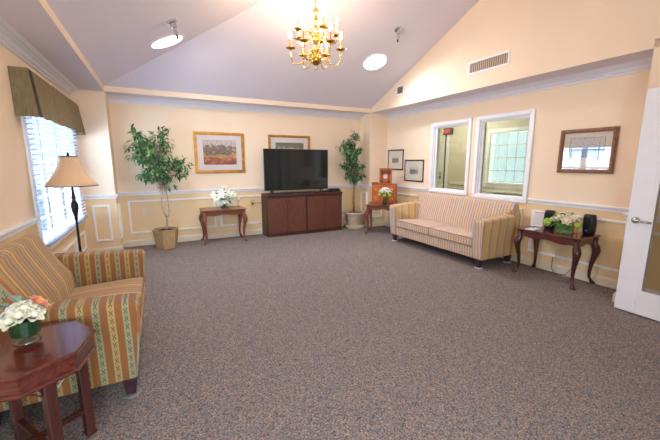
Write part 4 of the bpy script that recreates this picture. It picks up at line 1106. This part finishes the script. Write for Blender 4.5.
# ------------------------------------------------------------------ outlets
def outlet(label, loc, rz, m='base', group='wall outlets'):
    t = thing('wall_outlet', label, 'outlet', loc, rz, None)
    bm = B(); box(bm, -.036, .036, -.007, -.0005, -.058, .058); link_mesh('cover_plate', bm, M[m], t, bevel=.002)
    for z in (-.027, .027):
        bm = B(); box(bm, -.016, .016, -.009, -.0065, z-.013, z+.013); s = link_mesh('socket', bm, M['mat_board'], t)
        bm = B(); box(bm, -.008, -.005, -.0095, -.0088, z-.005, z+.006); box(bm, .005, .008, -.0095, -.0088, z-.005, z+.006); link_mesh('slot', bm, M['black'], s)
    return t
outlet('cream electrical outlet on the back wall beside the basket ficus', (-.23, YB, .61), 0)
yo = outlet('yellow cable outlet plate on the back wall left of the cabinet', (1.6, YB, .63), 0, 'yellow')
cdm = B(); tube(cdm, [(1.6,6.379,.62),(1.6,6.345,.625),(1.68,6.35,.63),(1.76,6.37,.625),(1.80,6.377,.6)], .004, 6); lathe(cdm, [(.012,-.02),(.014,0),(.012,.02)], (1.6,6.36,.62), 10)
tag(link_mesh('cable', cdm, M['black'], smooth=True), 'short dark cable running from the yellow outlet to the cabinet', 'cable')

# ------------------------------------------------------------------ floor lamp
lp = thing('floor_lamp', 'dark bronze floor lamp with tan bell shade behind the armchair', 'floor lamp', (-.735, 4.0, 0))
bm = B(); lathe(bm, [(.13,.001),(.135,.01),(.125,.022),(.07,.03),(.03,.045),(.02,.07),(.024,.09),(.014,.11)], n=28); link_mesh('base', bm, M['bronze'], lp, smooth=True)
bm = B(); lathe(bm, [(.011,.10),(.011,.3),(.016,.31),(.011,.32),(.011,.84),(.016,.86),(.014,.88),(.026,.93),(.034,.98),(.03,1.01),(.018,1.03),(.014,1.05),(.022,1.065),(.014,1.08),(.01,1.14),(.01,1.22)], n=16); link_mesh('pole', bm, M['bronze'], lp, smooth=True)
bm = B(); prof = []
for i in range(9):
    t = i/8; prof.append((.072+.128*(t**1.7)+.012*t, 1.455-.275*t))
lathe(bm, prof, n=36, cap=False)
sh = link_mesh('lamp_shade', bm, M['shade'], lp, smooth=True); md = sh.modifiers.new('s','SOLIDIFY'); md.thickness = .003
bm = B(); torus(bm, (0,0,1.455), .073, .004, 2, 30, 6); torus(bm, (0,0,1.18), .212, .004, 2, 36, 6)
for a in (0, 2.09, 4.19): tube(bm, [(0,0,1.45), (.072*math.cos(a), .072*math.sin(a), 1.455)], .002, 5)
tube(bm, [(0,0,1.2),(.05,0,1.28),(.05,0,1.4),(0,0,1.45)], .002, 5)
link_mesh('shade_ring', bm, M['bronze'], sh)
bm = B(); lathe(bm, [(.004,1.44),(.01,1.46),(.014,1.475),(.008,1.487),(.003,1.495)], n=12); link_mesh('finial', bm, M['bronze'], lp)
bm = B(); lathe(bm, [(.014,1.22),(.016,1.27),(.012,1.29),(.03,1.33),(.026,1.37),(.006,1.39)], n=12); link_mesh('bulb', bm, M['petal_white'], lp)

# ------------------------------------------------------------------ chandelier
CX, CY = 1.632, 3.5
zceil = ZT + SLOPE*(CX-XLI)
cd = thing('chandelier', 'two-tier brass candle chandelier hanging from the vaulted ceiling', 'chandelier', (CX, CY, 2.41))
bm = B(); lathe(bm, [(.004,.03),(.03,.035),(.058,.06),(.066,.09),(.06,.115),(.035,.135),(.02,.15),(.03,.165),(.04,.185),(.03,.205),(.016,.22),(.02,.24),(.038,.27),(.045,.295),(.03,.32),(.015,.34),(.03,.37),(.036,.39),(.022,.41),(.012,.43),(.02,.46),(.03,.475),(.016,.495),(.01,.53),(.022,.55),(.03,.57),(.02,.59),(.006,.61)], n=20)
link_mesh('stem', bm, M['brass'], cd, smooth=True)
bm = B(); torus(bm, (0,0,.01), .022, .004, 1, 20, 8); link_mesh('bottom_ring', bm, M['brass'], cd, smooth=True)
top = zceil-2.41
bm = B(); z = .615; k = 0
while z < top-.05:
    torus(bm, (0,0,z+.014), .011, .0025, k % 2, 12, 6); z += .02; k += 1
link_mesh('chain', bm, M['brass'], cd, smooth=True)
bm = B(); lathe(bm, [(.006, top-.06),(.03,top-.05),(.055,top-.03),(.06,top-.006),(.06,top+.015)], n=24); link_mesh('canopy', bm, M['brass'], cd)
th0 = math.atan2(-.458, .889)     # across the room as seen from the doorway
proto = None
def make_arm(R, z_end, z_root, drop):
    bm = B()
    P = []
    ctrl = [(.03, z_root), (.09, z_root+.05), (.13, z_root+.02), (R*.5, z_root-drop*.6), (R*.72, z_root-drop), (R*.93, z_root-drop*.7), (R, z_end-.04), (R, z_end)]
    # smooth with Catmull-Rom
    for i in range(len(ctrl)-1):
        p0, p1, p2, p3 = ctrl[max(0,i-1)], ctrl[i], ctrl[i+1], ctrl[min(len(ctrl)-1,i+2)]
        for s in range(4):
            t = s/4; f = lambda a,b_,c,d_: .5*((2*b_)+(-a+c)*t+(2*a-5*b_+4*c-d_)*t*t+(-a+3*b_-3*c+d_)*t**3)
            P.append((f(p0[0],p1[0],p2[0],p3[0]), 0, f(p0[1],p1[1],p2[1],p3[1])))
    P.append((R, 0, z_end)); tube(bm, P, .0065, 8)
    torus(bm, (.075, 0, z_root+.055), .022, .004, 1, 14, 6); torus(bm, (R*.42, 0, z_root-drop*.1), .02, .004, 1, 14, 6)
    a = link_mesh('arm', bm, M['brass'], cd, smooth=True)
    bm = B(); lathe(bm, [(.008,z_end-.012),(.02,z_end-.008),(.048,z_end),(.053,z_end+.006),(.046,z_end+.005),(.016,z_end+.002),(.014,z_end+.012),(.017,z_end+.022),(.012,z_end+.026)], (R,0,0), 20); link_mesh('drip_pan', bm, M['brass'], a, smooth=True)
    bm = B(); lathe(bm, [(.0105,z_end+.026),(.0105,z_end+.105)], (R,0,0), 12); link_mesh('candle_sleeve', bm, M['candle'], a)
    bm = B(); lathe(bm, [(.006,z_end+.105),(.010,z_end+.12),(.0125,z_end+.136),(.010,z_end+.155),(.005,z_end+.172),(.0015,z_end+.182)], (R,0,0), 14); link_mesh('bulb', bm, M['bulb'], a, smooth=True)
    return a
def copy_tree(o, parent):
    c = o.copy(); col.objects.link(c); c.parent = parent
    for chd in list(o.children): copy_tree(chd, c)
    return c
def tier(R, z_end, z_root, drop, angs):
    a0 = make_arm(R, z_end, z_root, drop)
    for i, an in enumerate(angs):
        o = a0 if i == 0 else copy_tree(a0, cd)
        o.rotation_euler = (0,0,th0 - math.radians(an))
tier(.272, .195, .1, .06, [-5+60*k for k in range(6)])
tier(.226, .335, .3, .05, [67-72*k for k in range(5)])

# ------------------------------------------------------------------ recessed lights, spots, vents
def on_left(x, y): return ZT + SLOPE*(x-XLI)
def on_back(x, y): return ZT + SLOPE*(YBI-y)
nl = Vector((SLOPE, 0, -1)).normalized(); nb = Vector((0, -SLOPE, -1)).normalized()
def downlight(label, x, y, z, n):
    t = thing('tubular_skylight', label, 'skylight', (x, y, z)); t.rotation_euler = n.to_track_quat('Z', 'Y').to_euler()
    bm = B(); R = .178; lathe(bm, [(R,-.13),(R,.0),(R+.002,.008),(R+.012,.012),(R+.03,.006),(R+.034,.0005),(R+.001,.0002)], n=48, cap=False); link_mesh('trim_ring', bm, M['white'], t, smooth=True)
    bm = B(); lathe(bm, [(R-.002,-.1),(R-.003,-.09),(.06,-.085),(.01,-.084)], n=48); link_mesh('lens', bm, M['downlight'], t)
    ld = bpy.data.lights.new('skylight_tube_light', 'AREA'); ld.shape = 'DISK'; ld.size = .33; ld.energy = 24; ld.color = (.86,.93,1)
    lo = bpy.data.objects.new('skylight_tube_light', ld); col.objects.link(lo); lo.parent = t; lo.location = (0,0,-.08); lo.rotation_euler = (PI,0,0)
    return t
bpy.context.view_layer.update()
ceil_o = bpy.data.objects['ceiling']; cutters = []
for (x, y, z, n) in ((.232, 4.72, on_left(.232, 4.72), nl), (3.28, 4.78, on_back(3.28, 4.78), nb)):
    bm = B(); tube(bm, [Vector((x,y,z))-n*.2, Vector((x,y,z))+n*.2], .181, 48); bmesh.ops.recalc_face_normals(bm, faces=bm.faces[:])
    me = bpy.data.meshes.new('hole'); bm.to_mesh(me); bm.free(); c_ = bpy.data.objects.new('hole', me); col.objects.link(c_); cutters.append(c_)
    md = ceil_o.modifiers.new('hole', 'BOOLEAN'); md.operation = 'DIFFERENCE'; md.object = c_; md.solver = 'EXACT'
bpy.context.view_layer.update()
dg = bpy.context.evaluated_depsgraph_get(); new_me = bpy.data.meshes.new_from_object(ceil_o.evaluated_get(dg)); ceil_o.modifiers.clear(); ceil_o.data = new_me
for c_ in cutters: bpy.data.objects.remove(c_)
downlight('round glowing skylight tube in the left ceiling slope, near the window side', .232, 4.72, on_left(.232, 4.72), nl)
downlight('round glowing skylight tube right of the chandelier, near the gable wall', 3.28, 4.78, on_back(3.28, 4.78), nb)
def spot(label, x, y, z, n, d):
    t = thing('ceiling_spotlight', label, 'spotlight', (x, y, z)); t.scale = (1.5,)*3; t.rotation_euler = n.to_track_quat('Z', 'Y').to_euler()
    R = t.rotation_euler.to_matrix().inverted(); dl_ = R @ Vector(d).normalized()
    bm = B(); lathe(bm, [(.035,0),(.034,.012),(.02,.02),(.014,.022)], n=18); link_mesh('mount', bm, M['chrome'], t)
    p0 = Vector((0,0,.035)); bm = B(); tube(bm, [(0,0,.015), p0], .01, 10); tube(bm, [p0-dl_*.02, p0+dl_*.012, p0+dl_*.02, p0+dl_*.06], [.022,.022,.014,.012], 14); link_mesh('head', bm, M['chrome'], t, smooth=False)
    bm = B(); tube(bm, [p0+dl_*.06, p0+dl_*.085], .008, 10); link_mesh('nozzle', bm, M['bronze'], t)
spot('chrome ceiling fixture above the left skylight tube', .255, 4.07, on_left(.255, 4.07), nl, (.25,-.1,-1))
spot('chrome ceiling fixture above the right skylight tube near the gable', 3.22, 4.13, on_back(3.22, 4.13), nb, (-.05,.1,-1))
vt = thing('air_vent', 'long louvred air vent high on the right gable wall', 'vent', (XRI, 3.25, 2.618))
bm = B(); w, h = .315, .172
box(bm, -.012,-.0005,-w,w,0,.024); box(bm, -.012,-.0005,-w,w,h-.024,h); box(bm, -.012,-.0005,-w,-w+.024,.024,h-.024); box(bm, -.012,-.0005,w-.024,w,.024,h-.024); link_mesh('frame', bm, M['white'], vt, bevel=.003)
bm = B(); box(bm, -.003,-.0006,-w+.024,w-.024,.024,h-.024); link_mesh('backing', bm, M['vent_dark'], vt)
bm = B(); n = 18
for k in range(n):
    y = -w+.03+(2*w-.06)*(k+.5)/n; prism(bm, [(-.011, y-.008), (-.009, y-.009), (-.004, y+.009), (-.006, y+.01)], 2, .024, h-.024)
link_mesh('louvres', bm, M['metal_vent'], vt)
sg = thing('wall_speaker_grille', 'small square grille on the gable wall near the back corner', 'grille', (XRI, 5.07, 2.615))
bm = B(); w, h = .10, .155
box(bm, -.01,-.0005,-w,w,0,.02); box(bm, -.01,-.0005,-w,w,h-.02,h); box(bm, -.01,-.0005,-w,-w+.02,.02,h-.02); box(bm, -.01,-.0005,w-.02,w,.02,h-.02); link_mesh('frame', bm, M['white'], sg)
bm = B(); box(bm, -.004,-.0006,-w+.02,w-.02,.02,h-.02); link_mesh('backing', bm, M['speaker'], sg)
bm = B()
for k in range(4): z = .032+k*.026; box(bm, -.008,-.004,-w+.02,w-.02,z,z+.008)
link_mesh('louvres', bm, M['metal_vent'], sg)

# ------------------------------------------------------------------ outside ground
bm = B(); box(bm, -30, 30, -30, 30, -.6, -.45); sobj('ground', bm, M['grass_out'])

# ------------------------------------------------------------------ light
w = bpy.data.worlds.new('sky'); scene.world = w; w.use_nodes = True
bg = w.node_tree.nodes['Background']; bg.inputs[0].default_value = (.66,.80,1,1); bg.inputs[1].default_value = .85
def area(name, loc, rot, sx_, sy_, e_, c):
    ld = bpy.data.lights.new(name, 'AREA'); ld.shape = 'RECTANGLE'; ld.size = sx_; ld.size_y = sy_; ld.energy = e_; ld.color = c
    o = bpy.data.objects.new(name, ld); col.objects.link(o); o.location = loc; o.rotation_euler = rot; return o
area('daylight_left_window', (XL-.6, 4.87, 1.5), (0, -PI/2+.15, 0), 1.6, 2.0, 140, (.60,.76,1))
area('front_fill_light', (.1, YF-.45, 1.5), (PI/2+.1, 0, -.25), 2.0, 1.6, 95, (.78,.87,1))  # unseen fill light added behind the camera
area('daylight_far_window', (XF+.7, 4.5, 1.6), (0, PI/2, 0), 1.2, 1.2, 14, (.9,1,.9))
ld = bpy.data.lights.new('far_room_fill_light', 'POINT'); ld.energy = 23; ld.color = (1,.99,.95); ld.shadow_soft_size = .2  # fill light added to brighten the far room, no fixture modelled
lo = bpy.data.objects.new('far_room_fill_light', ld); col.objects.link(lo); lo.location = (5.5, 5.3, 2.35)

# ------------------------------------------------------------------ camera
cam = bpy.data.cameras.new('camera'); co = bpy.data.objects.new('camera', cam); col.objects.link(co); scene.camera = co
cam.sensor_fit = 'HORIZONTAL'; cam.sensor_width = 36; cam.lens = 333.30*36/660; cam.clip_start = .05
fw = Vector((0.45148994, 0.87580486, -0.17065372)); r = Vector((0.888888596, -0.458123057, 0.000573429)); u = Vector((0.07767819, 0.15195104, 0.9853309))
m3 = Matrix((r, u, -fw)).transposed()
co.matrix_world = Matrix.Translation((0,0,1.4032)) @ m3.to_4x4()
scene.view_settings.view_transform = 'Standard'; scene.view_settings.look = 'None'; scene.view_settings.gamma = 1; scene.view_settings.use_curve_mapping = False
scene.view_settings.exposure = 0.88
